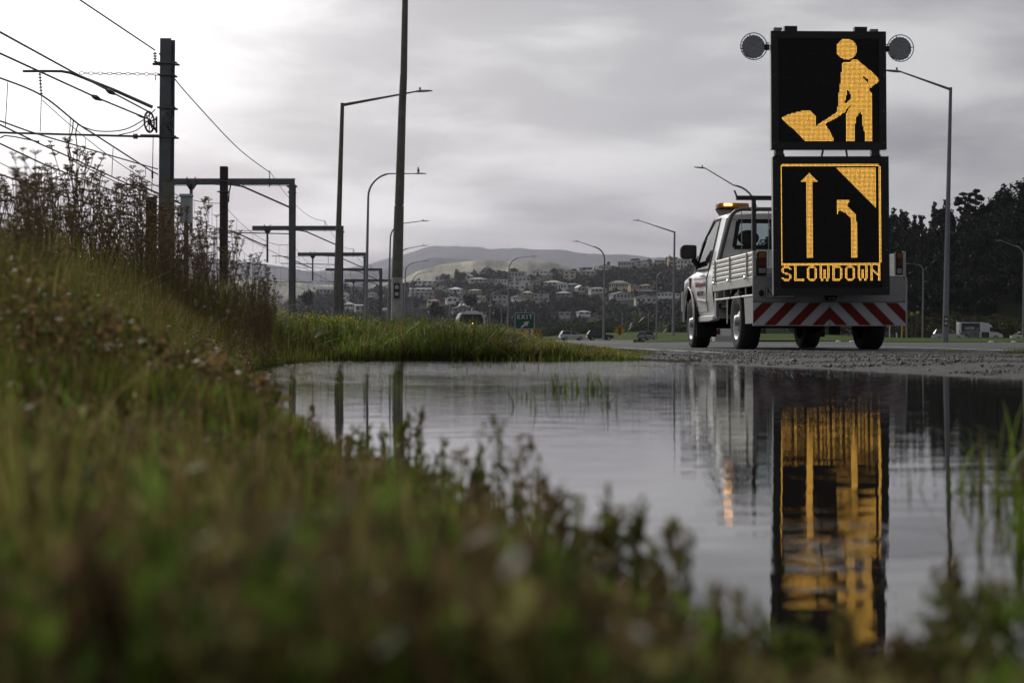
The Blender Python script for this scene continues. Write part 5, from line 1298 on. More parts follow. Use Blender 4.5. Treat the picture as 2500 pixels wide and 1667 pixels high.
    for s, (px, py) in ((-1, (1838.8, 115.3)), (1, (2202, 116))):
        x, z = q(px, py); r0 = 32.5*k; fl = empty("round_flasher", (x, .02, z)); fl.parent = root
        c = MB(); c.tube([(r0*math.cos(a), -.01, r0*math.sin(a)) for a in [i*math.pi/18 for i in range(37)]], .0055, 6, cap=False)
        for a in (.1, 1.9, 3.3, 4.0, 5.4): c.tube([(r0*math.cos(a), 0, r0*math.sin(a)), (r0*.82*math.cos(a), 0, r0*.82*math.sin(a))], .005, 5)
        c.build("ring", m_rack, fl)
        # cells: hex packing of small domes
        c = MB(); c.smooth = False; cell = .0145; nn = 0
        for a in range(-12, 13):
            for b_ in range(-12, 13):
                xx = cell*(a+.5*(b_ % 2)); zz = b_*cell*.866
                if math.hypot(xx, zz) < r0*.835:
                    c.lathe([(cell*.56, 0), (cell*.50, -.006), (cell*.2, -.010), (0, -.011)], (xx, .012, zz), 'y', 6); nn += 1
        c.build("lens_cells", m_disc, fl)
        c = MB(); pts = [((r0*.86+(.006 if i % 2 else -.002))*math.cos(i*math.pi/22), (r0*.86+(.006 if i % 2 else -.002))*math.sin(i*math.pi/22)) for i in range(44)]; c.prism(pts, 'y', .012, .03); c.build("housing", m_sframe, fl)
        c = MB(); c.box(min(-s*r0*.85, -s*(r0+.035)), max(-s*r0*.85, -s*(r0+.035)), .012, .05, -.035, .03); c.tube([(-s*r0*.9, .0, .04), (-s*(r0+.03), .01, .045)], .006, 5); c.build("arm", m_rack, fl)
sign()

# ------------------------------------------------------------------ road signs
m_sgreen = M("sign_green", (.012, .085, .040), .5, var=.05, scale=2); m_sback = M("sign_alu", (.35, .36, .36), .5, .4); m_yel = M("sign_yellow", (.55, .33, .03), .5, var=.06, scale=2); m_pw = M("post_white", (.6, .6, .58), .6, dirt=(.35, .33, .28), dscale=6)
m_opy = M("post_yellow", (.5, .33, .05), .6, dirt=(.35, .28, .15), dscale=6); m_ored = M("faded_red", (.30, .06, .03), .6)
def rrect(w, h, r, n=4):
    out = []
    for cx, cz, a0 in ((w/2-r, h/2-r, 0), (-w/2+r, h/2-r, 90), (-w/2+r, -h/2+r, 180), (w/2-r, -h/2+r, 270)):
        for i in range(n+1):
            a = R(a0+90*i/n); out.append((cx+r*math.cos(a), cz+r*math.sin(a)))
    return out
def exit_sign():
    Y = 80.; k = Y/F; px, py = 1281, 783; gz = G(px, Y); zc = CH+(HY-py)*k
    root = empty("exit_sign", ((px-HX)*k, Y, gz), 0, "green EXIT sign with white up-right arrow on two white posts", "road sign")
    z = zc-gz; w = 49.5*k; h = 42*k
    c = MB(); c.prism(rrect(w, h, .1), 'y', 0, .02); 
    c.v = [(x, y, zz+z) for x, y, zz in c.v]; b = c.build("sign_board", m_sgreen, root)
    c = MB(); o = rrect(w-.03, h-.03, .09); i_ = rrect(w-.085, h-.085, .07); n = len(o)
    c.add([(x, -.004, zz+z) for x, zz in o]+[(x, -.004, zz+z) for x, zz in i_], [(j, (j+1) % n, (j+1) % n+n, j+n) for j in range(n)]); c.build("border", m_wink, b)
    text_obj("exit_letters", "EXIT", .30, m_wink, b, frame_mtx((0, -.005, z+.19), (1, 0, 0), (0, 0, 1)), .003, 1.0, 1.35, .008)
    c = MB(); A = [(-.22, -.34), (-.16, -.42), (.06, -.24), (.11, -.33), (.24, -.05), (-.07, -.09), (0, -.16)]; c.add([(x*.95, -.005, zz*.95+z+.02) for x, zz in A], [tuple(range(7))]); c.build("arrow", m_wink, b)
    for x in (-.40, .37):
        c = MB(); c.tube([(x, .06, -.3), (x, .06, z+h*.4)], .045, 10); c.build("post", m_pw, root)
exit_sign()
def curve_board():
    Y = 105.; k = Y/F; gz = G(1294, Y); zc = CH+(HY-809.5)*k-gz
    root = empty("curve_board", ((1294-HX)*k, Y, gz), 0, "yellow board reading 45 with black chevrons pointing right behind the EXIT sign", "road sign")
    w = 60*k; h = 14.5*k
    c = MB(); c.box(-w/2, w/2, 0, .02, zc-h/2, zc+h/2); b = c.build("sign_board", m_yel, root)
    text_obj("speed_number", "45", h*.85, m_ored, b, frame_mtx((-w*.36, -.004, zc), (1, 0, 0), (0, 0, 1)), .002, 1.5, 1, .012)
    c = MB()
    for x in (-.05, .18, .30, .42):
        cx = x*w; a = h*.36; t = w*.055
        c.add([(cx-a*.5, -.004, zc+h*.40), (cx-a*.5+t, -.004, zc+h*.40), (cx+a*.5+t, -.004, zc), (cx-a*.5+t, -.004, zc-h*.40), (cx-a*.5, -.004, zc-h*.40), (cx+a*.5, -.004, zc)], [(0, 1, 2, 5), (5, 2, 3, 4)])
    c.build("chevrons", m_ink, b)
    for x in (-w*.42, w*.33, w*.12):
        c = MB(); c.tube([(x, .05, -.3), (x, .05, zc)], .035, 8); c.build("post", m_pw, root)
curve_board()
def diamond():
    Y = 120.; k = Y/F; gz = G(1513, Y); zc = CH+(HY-807)*k-gz
    root = empty("signals_ahead_sign", ((1513-HX)*k, Y, gz), 0, "yellow diamond warning sign showing a black traffic signal", "road sign")
    r = 14*k
    c = MB(); c.prism([(0, zc-r), (r, zc), (0, zc+r), (-r, zc)], 'y', 0, .02); b = c.build("sign_board", m_yel, root)
    c = MB(); q = r*.90; p = r*.84
    o = [(0, -q), (q, 0), (0, q), (-q, 0)]; i_ = [(0, -p), (p, 0), (0, p), (-p, 0)]
    c.add([(x, -.003, zc+z) for x, z in o+i_], [(j, (j+1) % 4, (j+1) % 4+4, j+4) for j in range(4)]); c.build("border", m_ink, b)
    c = MB(); c.box(-r*.16, r*.16, -.006, -.002, zc-r*.58, zc+r*.58)
    for dz in (-.36, 0, .36): c.add([(-r*.42, -.005, zc+(dz+.12)*r), (r*.42, -.005, zc+(dz+.12)*r), (r*.16, -.005, zc+(dz-.10)*r), (-r*.16, -.005, zc+(dz-.10)*r)], [(0, 1, 2, 3)])
    sy = c.build("signal_symbol", m_ink, b)
    for dz, mm in ((.36, m_ored), (0, m_amber), (-.36, m_ored)):
        c = MB(); c.lathe([(0, -.009), (r*.11, -.009), (r*.11, -.006)], (0, 0, zc+dz*r), 'y', 12); c.build("signal_light", mm, sy)
    c = MB(); c.tube([(0, .05, -.3), (0, .05, zc)], .04, 8); c.build("post", m_pw, root)
diamond()
for px, pt, pb, Y, mt, w, lean, lab in ((2189, 812, 828, 120, m_pw, .05, 0, "short white marker post on the turf right of the truck"), (2202.5, 795, 829, 118, m_opy, .06, .05, "yellow post right of the truck's tail board"),
        (2226, 763, 822, 135, m_wood, .07, 0, "thin pipe with yellow cap standing before the forest"), (2240.5, 760, 827, 130, m_wood, .08, .18, "leaning pipe with yellow cap standing before the forest"), (2172, 795, 827, 130, m_pw, .05, 0, "slim white post just right of the truck's rear wheel"), (1098, 745, 800, 150, m_galv, .07, 0, "plain grey post left of the white van")):
    k = Y/F; gz = G(px, Y)-.4; zt = CH+(HY-pt)*k
    root = empty("marker_post", ((px-HX)*k, Y, gz), 0, lab, "post")
    c = MB(); c.tube([(-lean, 0, 0), (0, 0, zt-gz-.2)], w, 8); c.build("post", mt, root)
    c = MB(); c.tube([(0, 0, zt-gz-.2), (0, 0, zt-gz)], w*1.5 if mt is m_wood else w*1.02, 8); c.build("cap", m_opy if mt is not m_pw else m_pw, root)
for i, px in enumerate((2047, 2080, 2420, 2475)):
    Y = 79.; c = MB(); c.smooth = True; c.ball(((px-HX)/F*Y, Y, float(hG((px-HX)/F*Y, Y))+.005), .15, .15, .075, 12, 6)
    tag(c.build("road_dome", m_pw), ["white domed marker on the road edge seen under the truck, the left one", "white domed marker on the road edge seen under the truck, the right one", "white domed marker at the road edge below the van", "white domed marker at the road edge, last before the frame's right edge"][i], "road marker", "white domes along the road edge")
c = MB(); Yr = 300.; a = P(1415, 826, Yr); b = P(1433, 826, Yr); c.box(a.x, b.x, Yr, Yr+.1, a.z-.15, a.z+.15)
gr_ = c.build("guard_rail", m_pw); tag(gr_, "white guard rail between the passing white and black cars", "guard rail")
for px in (1417, 1432):
    c = MB(); p = P(px, 826, Yr); c.box(p.x-.1, p.x+.1, Yr+.12, Yr+.25, p.z-.9, p.z+.1); c.build("post", m_pw, gr_)

# ------------------------------------------------------------------ cars and van
def paint(c): return M("car_paint", c, .25, var=.03, coat=.7)
m_cg = M("car_glass", (.015, .018, .02), .06)
def car(px, Y, yaw, col, lab, kind="suv", drop=0., cat="car", group="cars on the road beyond the turf", L=4.6):
    gz = float(hG((px-HX)/F*Y, Y))-drop
    root = empty("passing_car", ((px-HX)/F*Y, Y, gz), R(yaw), lab, cat, group)
    H = 1.72 if kind == "suv" else 1.45; w = .9; mb = MB(); mp = paint(col)
    # side profile: nose at +x
    if kind == "suv": lo = [(-2.25, .35), (2.2, .35), (2.28, .6), (2.2, .88), (1.25, 1.02), (.9, 1.05), (-2.2, 1.08), (-2.3, .7)]; gh = [(1.0, 1.03), (.35, 1.62), (.1, 1.69), (-1.75, 1.68), (-2.2, 1.06)]
    else: lo = [(-2.2, .3), (2.2, .3), (2.26, .55), (2.1, .76), (1.1, .92), (-1.6, .95), (-2.2, .9), (-2.28, .6)]; gh = [(1.05, .92), (.3, 1.36), (0, 1.42), (-1.0, 1.38), (-1.75, .94)]
    mb.prism(lo, 'y', -w, w); mb.build("body", mp, root, .05)
    c = MB(); n = len(gh); v = [(x, -w+.04+(z-gh[0][1])*.28, z) for x, z in gh]+[(x, w-.04-(z-gh[0][1])*.28, z) for x, z in gh]
    c.add(v, [tuple(range(n)), tuple(range(2*n-1, n-1, -1))]+[(i, i+n, (i+1) % n+n, (i+1) % n) for i in range(n)]); cb = c.build("cabin", m_cg, root, .03)
    c = MB(); zt = gh[2][1]; c.prism([(gh[1][0]-.05, zt-.06), (gh[2][0], zt+.012), (gh[3][0]+.02, zt+.012), (gh[3][0]-.08, zt-.07)], 'y', -w+.24, w-.24); rf = c.build("roof", mp, root, .02)
    if kind == "suv":
        c = MB(); c.tube([(-1.6, -.6, zt+.06), (0, -.6, zt+.06)], .02, 5); c.tube([(-1.6, .6, zt+.06), (0, .6, zt+.06)], .02, 5); c.build("roof_rail", m_trim, rf)
    c = MB()
    for s in (-1, 1):
        for (xa, za), (xb, zb) in ((gh[0], gh[1]), (gh[3], gh[4]), ((-.3, gh[0][1]), (-.3, zt-.03))):
            ya = s*(w-.03-(za-gh[0][1])*.28); yb = s*(w-.03-(zb-gh[0][1])*.28); c.bar((xa, ya, za), (xb, yb, zb), .07)
    c.build("pillar", mp, root)
    for sx in (-1.35, 1.4):
        for s in (-1, 1):
            c = MB(); c.lathe([(0, s*.0), (.2, 0), (.33, .0), (.35, -s*.04), (.35, -s*.2), (0, -s*.2)], (sx, s*(w+.01), .34), 'y', 16); wv = c.build("wheel", m_tyre, root)
            c = MB(); c.lathe([(0, s*.02), (.2, s*.01), (.22, 0)], (sx, s*(w+.01), .34), 'y', 12); c.build("rim", m_rim, wv)
    for s in (-1, 1):
        c = MB(); c.box(2.1, 2.27, s*.62-.2, s*.62+.2, .62, .8); c.build("headlight", m_clear, root)
        c = MB(); c.box(-2.33, -2.2, s*.76-.12, s*.76+.12, .78, 1.05); c.build("tail_light", m_redl, root)
    return root
car(1396, 286, 12, (.55, .55, .55), "white four wheel drive passing left of the guard rail")
car(1464, 270, 8, (.012, .012, .013), "black four wheel drive passing behind the tall curved lamp")
car(1580, 286, 60, (.12, .13, .15), "grey car half hidden by the turf mound left of the angled lamp", drop=.1)
car(1762, 82, 96, (.60, .60, .58), "white car with red tail lamp seen under the truck between its left wheels", drop=.45)
car(2052, 290, -70, (.55, .55, .56), "white car glimpsed under the truck, leftmost of three", kind="sedan")
car(2041, 330, -70, (.6, .6, .6), "white car glimpsed beside the truck's front right tyre", kind="sedan")
car(2067, 262, -88, (.10, .04, .05), "dark maroon four wheel drive facing us under the truck")
car(2166, 245, -12, (.010, .010, .011), "black car peeping out right of the rear wheel", kind="sedan")
car(2315, 232, -8, (.40, .41, .43), "silver ute partly behind the tall lamp post by the van", drop=.1)
car(2505, 240, -5, (.6, .6, .6), "white car cut by the right edge of the frame", kind="sedan", drop=.1)
def ute_white():
    Y = 104; root = car(1146, Y, 95, (.58, .58, .58), "white high roofed van seen from behind over the bank grass", drop=-.02, cat="van", group=None)
    root.name = "passing_van"; k = Y/F
    c = MB(); c.prism([(-.95, .9), (.95, .9), (.86, 1.45), (.70, 1.80), (.55, 1.86), (-.55, 1.86), (-.70, 1.80), (-.86, 1.45)], 'x', -2.32, 1.0); c.build("rear_shell", paint((.58, .58, .58)), root, .04)
    c = MB(); c.prism([(-.80, 1.05), (.80, 1.05), (.72, 1.5), (.60, 1.72), (-.60, 1.72), (-.72, 1.5)], 'x', -2.36, -2.325); c.build("rear_window", m_cg, root)
    c = MB(); c.box(-1.6, -1.2, -.5, .3, 1.88, 1.95); c.box(-1.5, -1.42, -.1, -.02, 1.95, 2.15); c.build("roof_rack", m_pw, root)
    c = MB(); c.box(-2.38, -2.36, -.1, -.02, 1.1, 1.18); c.build("work_lamp", M("lit_lamp", (.9, .5, .1), .4, emit=(1, .6, .15), es=3), root)
ute_white()
def van():
    Y = 236.; k = Y/F; gz = float(hG((2390-HX)*k, Y))+.05
    root = empty("delivery_van", ((2391-HX)*k, Y, gz), R(-3), "white delivery van with dark green side panel driving right before the forest", "van")
    p = paint((.60, .61, .63)); mg = M("dark_green_panel", (.018, .040, .042), .4)
    c = MB(); c.prism([(-3.2, .35), (3.2, .35), (3.28, .62), (3.1, .85), (2.25, 1.25), (1.75, 1.9), (1.5, 2.25), (1.0, 2.52), (.2, 2.62), (-3.15, 2.66), (-3.2, 2.5)], 'y', -.98, .98); c.build("body", p, root, .06)
    c = MB(); c.box(-2.85, -.15, -.995, -.985, 1.20, 2.55); pn = c.build("side_panel", mg, root)
    text_obj("shop_lettering", "CARTERS", .42, m_wink, pn, frame_mtx((-1.65, -1.0, 1.78), (1, 0, 0), (0, 0, 1)), .003, .82, 1, .012)
    c = MB(); c.box(-.98, -.80, -1.0, -.993, 1.68, 1.86); c.build("red_mark", m_red, pn)
    c = MB(); c.box(-.72, -.22, -1.0, -.993, 1.70, 1.76); c.box(-2.3, -.3, -1.0, -.993, 1.40, 1.45); c.build("small_print", m_wink, pn)
    c = MB(); c.box(-3.0, -.2, -.995, -.985, .42, 1.16); c.build("lower_graphics", M("grey_graphics", (.12, .14, .14), .5, var=.6, scale=2.4), root)
    c = MB(); c.box(.08, 1.20, -.995, -.985, .40, 1.22); c.build("door_panel", mg, root)
    c = MB(); c.prism([(1.28, 1.30), (2.35, 1.18), (1.85, 1.82), (1.7, 1.92), (1.30, 1.92)], 'y', -1.0, -.985); c.prism([(2.28, 1.26), (2.32, 1.26), (1.80, 1.92), (1.76, 1.92)], 'y', -.9, .9); c.build("cab_window", m_cg, root)
    for sx in (-2.1, 2.15):
        for s in (-1, 1):
            c = MB(); c.lathe([(0, 0), (.35, 0), (.37, -s*.04), (.37, -s*.22), (0, -s*.22)], (sx, s*1.0, .36), 'y', 16); w_ = c.build("wheel", m_tyre, root)
            c = MB(); c.lathe([(0, s*.02), (.2, s*.01), (.22, 0)], (sx, s*1.0, .36), 'y', 12); c.build("rim", m_rim, w_)
    for s in (-1, 1):
        c = MB(); c.box(3.05, 3.27, s*.75-.18, s*.75+.18, .62, .82); c.build("headlight", m_clear, root)
        c = MB(); c.box(-3.23, -3.19, s*.9-.06, s*.9+.06, 1.0, 1.5); c.build("tail_light", m_redl, root)
    c = MB(); c.box(2.0, 2.1, -1.25, -1.0, 1.3, 1.6); c.build("wing_mirror", m_trim, root)
van()

# ------------------------------------------------------------------ grasses and weeds
ENV = [(-400, 520), (0, 545), (120, 545), (260, 550), (400, 575), (480, 630), (560, 680), (650, 742), (700, 762), (800, 770), (900, 776), (1000, 775), (1120, 779), (1200, 790), (1280, 810), (1350, 828), (1450, 842), (1560, 858), (1700, 900), (2600, 1000)]
PAL = np.array([(.050, .085, .016), (.075, .125, .022), (.105, .165, .030), (.065, .078, .024), (.13, .14, .045), (.095, .070, .036), (.155, .125, .065), (.25, .21, .12)])
def pal(n, w, g):
    w = np.array(w, float); i = g.choice(len(PAL), n, p=w/w.sum()); return PAL[i]*g.uniform(.7, 1.3, (n, 1))
def blades(X, Y, h, w, g, lean=.35, col=None, seg=2, z=None, curl=1.):
    n = len(X); z = hG(X, Y) if z is None else z
    a = g.uniform(0, 2*np.pi, n); l = np.abs(g.normal(0, lean, n))*h; b = a+np.pi/2+g.normal(0, .5, n)
    dx, dy = np.cos(a), np.sin(a); wx, wy = np.cos(b), np.sin(b)
    rows = []
    for k in range(seg+1):
        t = k/seg; ww = w*(1-t)**.7*.5+w*.04
        off = l*t**(1.6+.6*curl); zz = z-.01+h*t*(1-.25*np.abs(l/h)*t)
        cx = X+dx*off; cy = Y+dy*off
        rows.append(np.stack([cx-wx*ww, cy-wy*ww, zz], 1)); rows.append(np.stack([cx+wx*ww, cy+wy*ww, zz], 1))
    V = np.stack(rows, 1).reshape(-1, 3); m = 2*(seg+1); base = np.arange(n)[:, None]*m
    F_ = np.concatenate([base+np.array([[2*k, 2*k+1, 2*k+3, 2*k+2]]) for k in range(seg)], 0)
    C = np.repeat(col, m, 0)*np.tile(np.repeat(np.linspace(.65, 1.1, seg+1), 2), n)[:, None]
    return V, F_, C
def put_mesh(name, parts, mat, label, cat, kind='stuff'):
    o = 0; Vs, Fs, Cs = [], [], []
    for V, F_, C in parts: Vs.append(V); Fs.append(F_+o); Cs.append(C); o += len(V)
    me = big_mesh(name, np.concatenate(Vs), np.concatenate(Fs), np.concatenate(Cs), mat)
    return tag(put(name, me), label, cat, None, kind)
m_grass = Mleaf("grass_blade", .42, .5, (1.7, 1.55, 1.15))
def land(X, Y):
    d = pud_sd(X, Y); edge = np.where(Y > 13.4, interp(Y, ROADL)-.15-.8*(1-smooth(13.5, 16, Y)), 9)
    near = (Y < 13.4) & ((X < .6+0*X) | (Y < 1.2))
    return (d > .01) & ((near & (X < 1.2)) | ((Y >= 13.4) & (X < edge)))
def hcap(X, Y):
    px = HX+F*X/Y; zt = CH+(HY-interp(px, ENV))/F*Y; return zt-hG(X, Y)
def vegetation():
    g = np.random.default_rng(21)
    # bank: middle distance
    def samp(n, y0, y1, p0, p1):
        Y = np.exp(g.uniform(np.log(y0), np.log(y1), n)); px = g.uniform(p0, p1, n); X = (px-HX)/F*Y; k = land(X, Y); return X[k], Y[k], px[k]
    parts = []
    X, Y, px = samp(120000, 13.4, 34, -80, 1600); X2, Y2, p2 = samp(16000, 13.3, 15.6, 1200, 1570); X = np.concatenate([X, X2]); Y = np.concatenate([Y, Y2]); px = np.concatenate([px, p2])
    cap = hcap(X, Y); d = pud_sd(X, Y); patch = fbm(X*.9, Y*.5, 3)
    h = np.minimum(np.clip(cap, .03, 2)*g.uniform(.45, 1.0, len(X))*(1+1.9*fbm(X*2.6, Y*1.0, 3))*g.uniform(.55, 1.1, len(X)), .10+.4*d+.13*g.random(len(X))); h = np.clip(h, .03, .62)
    c = pal(len(X), (4, 3, 1.6, 3, 1.2, 1.2, .9, .35), g)*.9; red = (px > 1230) & (g.random(len(X)) < .45); c[red] = pal(red.sum(), (1, 0, 0, 2, 1, 3, 2, .5), g)
    c *= (1+2.2*np.clip(fbm(X*3+4, Y*1.2, 3), -.35, .5))[:, None]
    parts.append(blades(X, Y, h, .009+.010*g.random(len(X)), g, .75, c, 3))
    put_mesh("grass", parts, m_grass, "lush green grass on the bank beyond the puddle", "grass")
    # left bank from 2.5 to 13 m
    parts = []
    X, Y, px = samp(90000, 2.4, 13.6, -120, 1000)
    cap = hcap(X, Y); d = pud_sd(X, Y)
    h = np.minimum(np.clip(cap, .04, 1.0)*g.uniform(.2, .95, len(X))*(.5+.5*smooth(6, 9.5, Y)), .06+.5*d*(1+1.6*fbm(X*2.2, Y*1.1, 3))); h = np.clip(h, .03, .95)
    green = smooth(790, 880, HY-(hG(X, Y)+h-CH)/Y*F)[:, None]
    cg = pal(len(X), (4, 4, 2, 2, 1, 1, .5, .3), g); cb = pal(len(X), (1, .4, .1, 2.5, .8, 5, 3, 1), g)*.85
    c = np.where(g.random((len(X), 1)) < .08+.58*green, cg, cb)
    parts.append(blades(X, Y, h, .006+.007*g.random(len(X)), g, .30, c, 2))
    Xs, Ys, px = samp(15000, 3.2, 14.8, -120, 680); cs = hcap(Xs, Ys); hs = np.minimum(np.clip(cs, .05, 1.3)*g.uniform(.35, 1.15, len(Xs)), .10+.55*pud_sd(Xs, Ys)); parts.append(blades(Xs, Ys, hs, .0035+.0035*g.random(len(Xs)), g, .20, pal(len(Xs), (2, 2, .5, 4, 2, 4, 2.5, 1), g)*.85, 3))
    put_mesh("grass", parts, m_grass, "tall dark grass and dead stems on the left bank", "grass")
    # brown seed stalks
    Vs, Cs = [], []
    X, Y, px = samp(2600, 2.6, 14.8, -120, 680); kk = (Y > 6.5) | (g.random(len(Y)) < .35); X, Y, px = X[kk], Y[kk], px[kk]
    cap = np.clip(hcap(X, Y), .05, 1.5); d = pud_sd(X, Y); h = np.minimum(cap*g.uniform(.55, 1.12, len(X))*np.where((Y > 9.5) & (g.random(len(X)) < .30), g.uniform(1.0, 1.28, len(X)), 1), .10+.42*d); z = hG(X, Y)
    st = blades(X, Y, h, np.full(len(X), .007), g, .12, np.tile(np.array([[.075, .052, .030]]), (len(X), 1)), 3)
    k = 34; n = len(X)*k; xi = np.repeat(np.arange(len(X)), k); t = .35+.65*g.random(n)
    p = np.stack([X[xi], Y[xi], z[xi]+h[xi]*t*.97], 1)+g.normal(0, 1, (n, 3))*np.stack([.018*(1.25-t), .018*(1.25-t), .01*np.ones(n)], 1)
    s = g.uniform(.004, .010, n)[:, None]; a = g.normal(0, 1, (n, 3)); a /= np.linalg.norm(a, axis=1)[:, None]; b = np.cross(a, g.normal(0, 1, (n, 3))); b /= np.linalg.norm(b, axis=1)[:, None]
    V = np.stack([p-a*s, p-b*s*.7, p+a*s, p+b*s*.7], 1).reshape(-1, 3)
    C = np.repeat(np.where(g.random((len(X), 1)) < .6, np.array([[.105, .076, .044]]), np.array([[.070, .080, .028]]))[xi]*g.uniform(.4, 1.8, (n, 1)), 4, 0)
    put_mesh("weeds", [st, (V, quads(len(V)), C)], m_grass, "brown seeded weed stalks thick on the left bank", "weeds")
    # foreground growth right in front of the lens
    FENV = [(-900, 880), (0, 905), (600, 985), (800, 1045), (950, 1100), (1100, 1120), (1300, 1290), (1500, 1420), (1700, 1550), (1900, 1680), (2200, 1700), (2500, 1650), (3500, 1600)]
    def fcap(X, Y, z, h):
        px = HX+F*X/Y; c = CH-(interp(px, FENV)-HY)/F*Y-z
        return np.clip(np.minimum(h, c*np.where(g.random(len(X)) < .12, g.uniform(1.0, 1.45, len(X)), g.uniform(.45, 1.0, len(X)))), .008, .3)
    parts = []
    def fg(n, y0, y1, p0, p1):
        Y = np.exp(g.uniform(np.log(y0), np.log(y1), n)); px = g.uniform(p0, p1, n); X = (px-HX)/F*Y; k = pud_sd(X, Y)+.06*fbm(X*9, Y*9, 2) > -.015; return X[k], Y[k]
    X, Y = fg(15000, .42, 2.6, -500, 3000)
    d = np.maximum(pud_sd(X, Y), 0); lim = CH+.012-.012*g.random(len(X)); side = smooth(.1, 1.2, -X)*smooth(.8, 2.4, Y)
    clump = fbm(X*7, Y*5, 2)
    h = (.022+.030*smooth(0, .25, d)+.09*side)*g.uniform(.5, 1.35, len(X))*(1+1.5*clump); h = np.clip(h, .012, .22)
    c = pal(len(X), (3, 2, .9, 3, 1.2, 4.5, 2.6, .6), g)*.85*np.clip(1+2.6*fbm(X*11+9, Y*8, 3), .25, 2.4)[:, None]
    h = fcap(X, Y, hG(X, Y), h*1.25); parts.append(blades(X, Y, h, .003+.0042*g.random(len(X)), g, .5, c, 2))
    put_mesh("grass", parts, m_grass, "blurred short grass closest to the lens along the near shore", "grass")
    X, Y = fg(3800, .6, 3.2, -500, 2900); h = fcap(X, Y, hG(X, Y), g.uniform(.06, .24, len(X)))
    put_mesh("weeds", [blades(X, Y, h*1.15, .0018+.0026*g.random(len(X)), g, .28, pal(len(X), (0, 1, 1, 3, 2, 3, 3.5, 1.2), g)*g.uniform(.5, 1.5, (len(X), 1)), 3)], m_grass, "pale and brown stems standing out of focus in the foreground", "weeds")
    # small leafy herbs among it
    X, Y = fg(4200, .45, 3.0, -500, 2950); d = np.maximum(pud_sd(X, Y), 0); side = smooth(.1, 1.2, -X)*smooth(.8, 2.4, Y); z = np.maximum(hG(X, Y), -.01)
    h = (.035+.035*smooth(0, .25, d)+.12*side)*g.uniform(.6, 1.55, len(X))*(1+1.2*fbm(X*7+3, Y*5, 2))
    h = fcap(X, Y, z, h)
    kind = g.random(len(X)); cst = np.where((kind < .55)[:, None], np.array([[.085, .060, .036]]), np.array([[.06, .09, .025]]))
    st = blades(X, Y, h, np.full(len(X), .0028), g, .22, cst, 2, z=z)
    k = 16; n = len(X)*k; xi = np.repeat(np.arange(len(X)), k); t = .2+.8*g.random(n)
    p = np.stack([X[xi], Y[xi], z[xi]+h[xi]*t], 1)+g.normal(0, .0042, (n, 3))
    s = g.uniform(.004, .011, n)[:, None]; a = g.normal(0, 1, (n, 3))*np.array([.55, .55, .5])+np.array([0, 0, 1.5])*(g.random((n, 1)) < .75); a /= np.linalg.norm(a, axis=1)[:, None]; b = np.cross(a, g.normal(0, 1, (n, 3))); b /= np.linalg.norm(b, axis=1)[:, None]
    V = np.stack([p-a*s, p-b*s*.34, p+a*s, p+b*s*.34], 1).reshape(-1, 3)
    cc = np.where((kind < .5)[:, None], np.array([[.075, .058, .036]]), np.where((kind < .85)[:, None], np.array([[.06, .10, .022]]), np.array([[.12, .125, .06]])))
    C = np.repeat(cc[xi]*g.uniform(.3, 1.9, (n, 1)), 4, 0)
    put_mesh("weeds", [st, (V, quads(len(V)), C)], m_grass, "blurred small leafy weeds in the foreground", "weeds")
    # taller sprigs that stand out against the bright water
    Vs = []
    sp = [(1200, 1000, 1.9), (1150, 1085, 1.7), (1068, 1062, 2.2), (1016, 985, 2.6), (1272, 1045, 1.75), (1330, 1150, 1.35), (1390, 1190, 1.3), (1480, 1190, 1.25), (1500, 1240, 1.2), (1560, 1210, 1.2), (1630, 1240, 1.1), (1660, 1205, 1.15), (1740, 1330, 1.0), (1245, 1180, 1.5), (985, 1010, 2.6), (940, 1030, 2.6), (900, 1040, 2.5), (870, 1030, 2.4), (1880, 1420, .9), (2080, 1400, .9), (2280, 1560, .86), (2400, 1400, .9), (2340, 1330, 1.0), (2200, 1480, .86), (760, 960, 3.0), (700, 985, 3.0), (1420, 1270, 1.2), (1590, 1330, 1.1), (1700, 1400, 1.0), (1960, 1450, .9), (1810, 1360, .95)]+[(1700+i*42, 1470+(i*53) % 90-(90 if i > 12 else 0), .93+(i % 3)*.02) for i in range(20)]
    pts = []
    for px, py, Y in sp:
        for j in range(5 if px < 1650 else 3): pts.append((px+g.normal(0, 16), py+abs(g.normal(0, 30))+(70 if 1650 < px < 2250 else 0), Y+g.uniform(-.03, .03)))
    PX, PY, Y = [np.array(v) for v in zip(*pts)]; X = (PX-HX)/F*Y; zt = CH+(HY-PY)/F*Y; z = np.where(pud_sd(X, Y) < 0, -.04, hG(X, Y)); h = np.maximum(zt-z, .02)
    st = blades(X, Y, h, np.full(len(X), .003), g, .10, np.tile(np.array([[.075, .07, .03]]), (len(X), 1)), 3, z=z)
    k = 30; n = len(X)*k; xi = np.repeat(np.arange(len(X)), k); t = .30+.7*g.random(n)
    p = np.stack([X[xi], Y[xi], z[xi]+h[xi]*t*.98], 1)+g.normal(0, .0032, (n, 3))
    s = g.uniform(.003, .009, n)[:, None]; a = g.normal(0, 1, (n, 3))*np.array([.55, .55, .5])+np.array([0, 0, 1.5])*(g.random((n, 1)) < .75); a /= np.linalg.norm(a, axis=1)[:, None]; b = np.cross(a, g.normal(0, 1, (n, 3))); b /= np.linalg.norm(b, axis=1)[:, None]
    V = np.stack([p-a*s, p-b*s*.34, p+a*s, p+b*s*.34], 1).reshape(-1, 3)
    C = np.repeat(np.where(g.random((len(X), 1)) < .5, np.array([[.065, .085, .025]]), np.array([[.075, .058, .034]]))[xi]*g.uniform(.6, 1.4, (n, 1)), 4, 0)
    put_mesh("weeds", [st, (V, quads(len(V)), C)], m_grass, "upright leafy sprigs rising from the near shore against the water", "weeds")
    # tufts standing in the water and on the shoulder
    parts = []
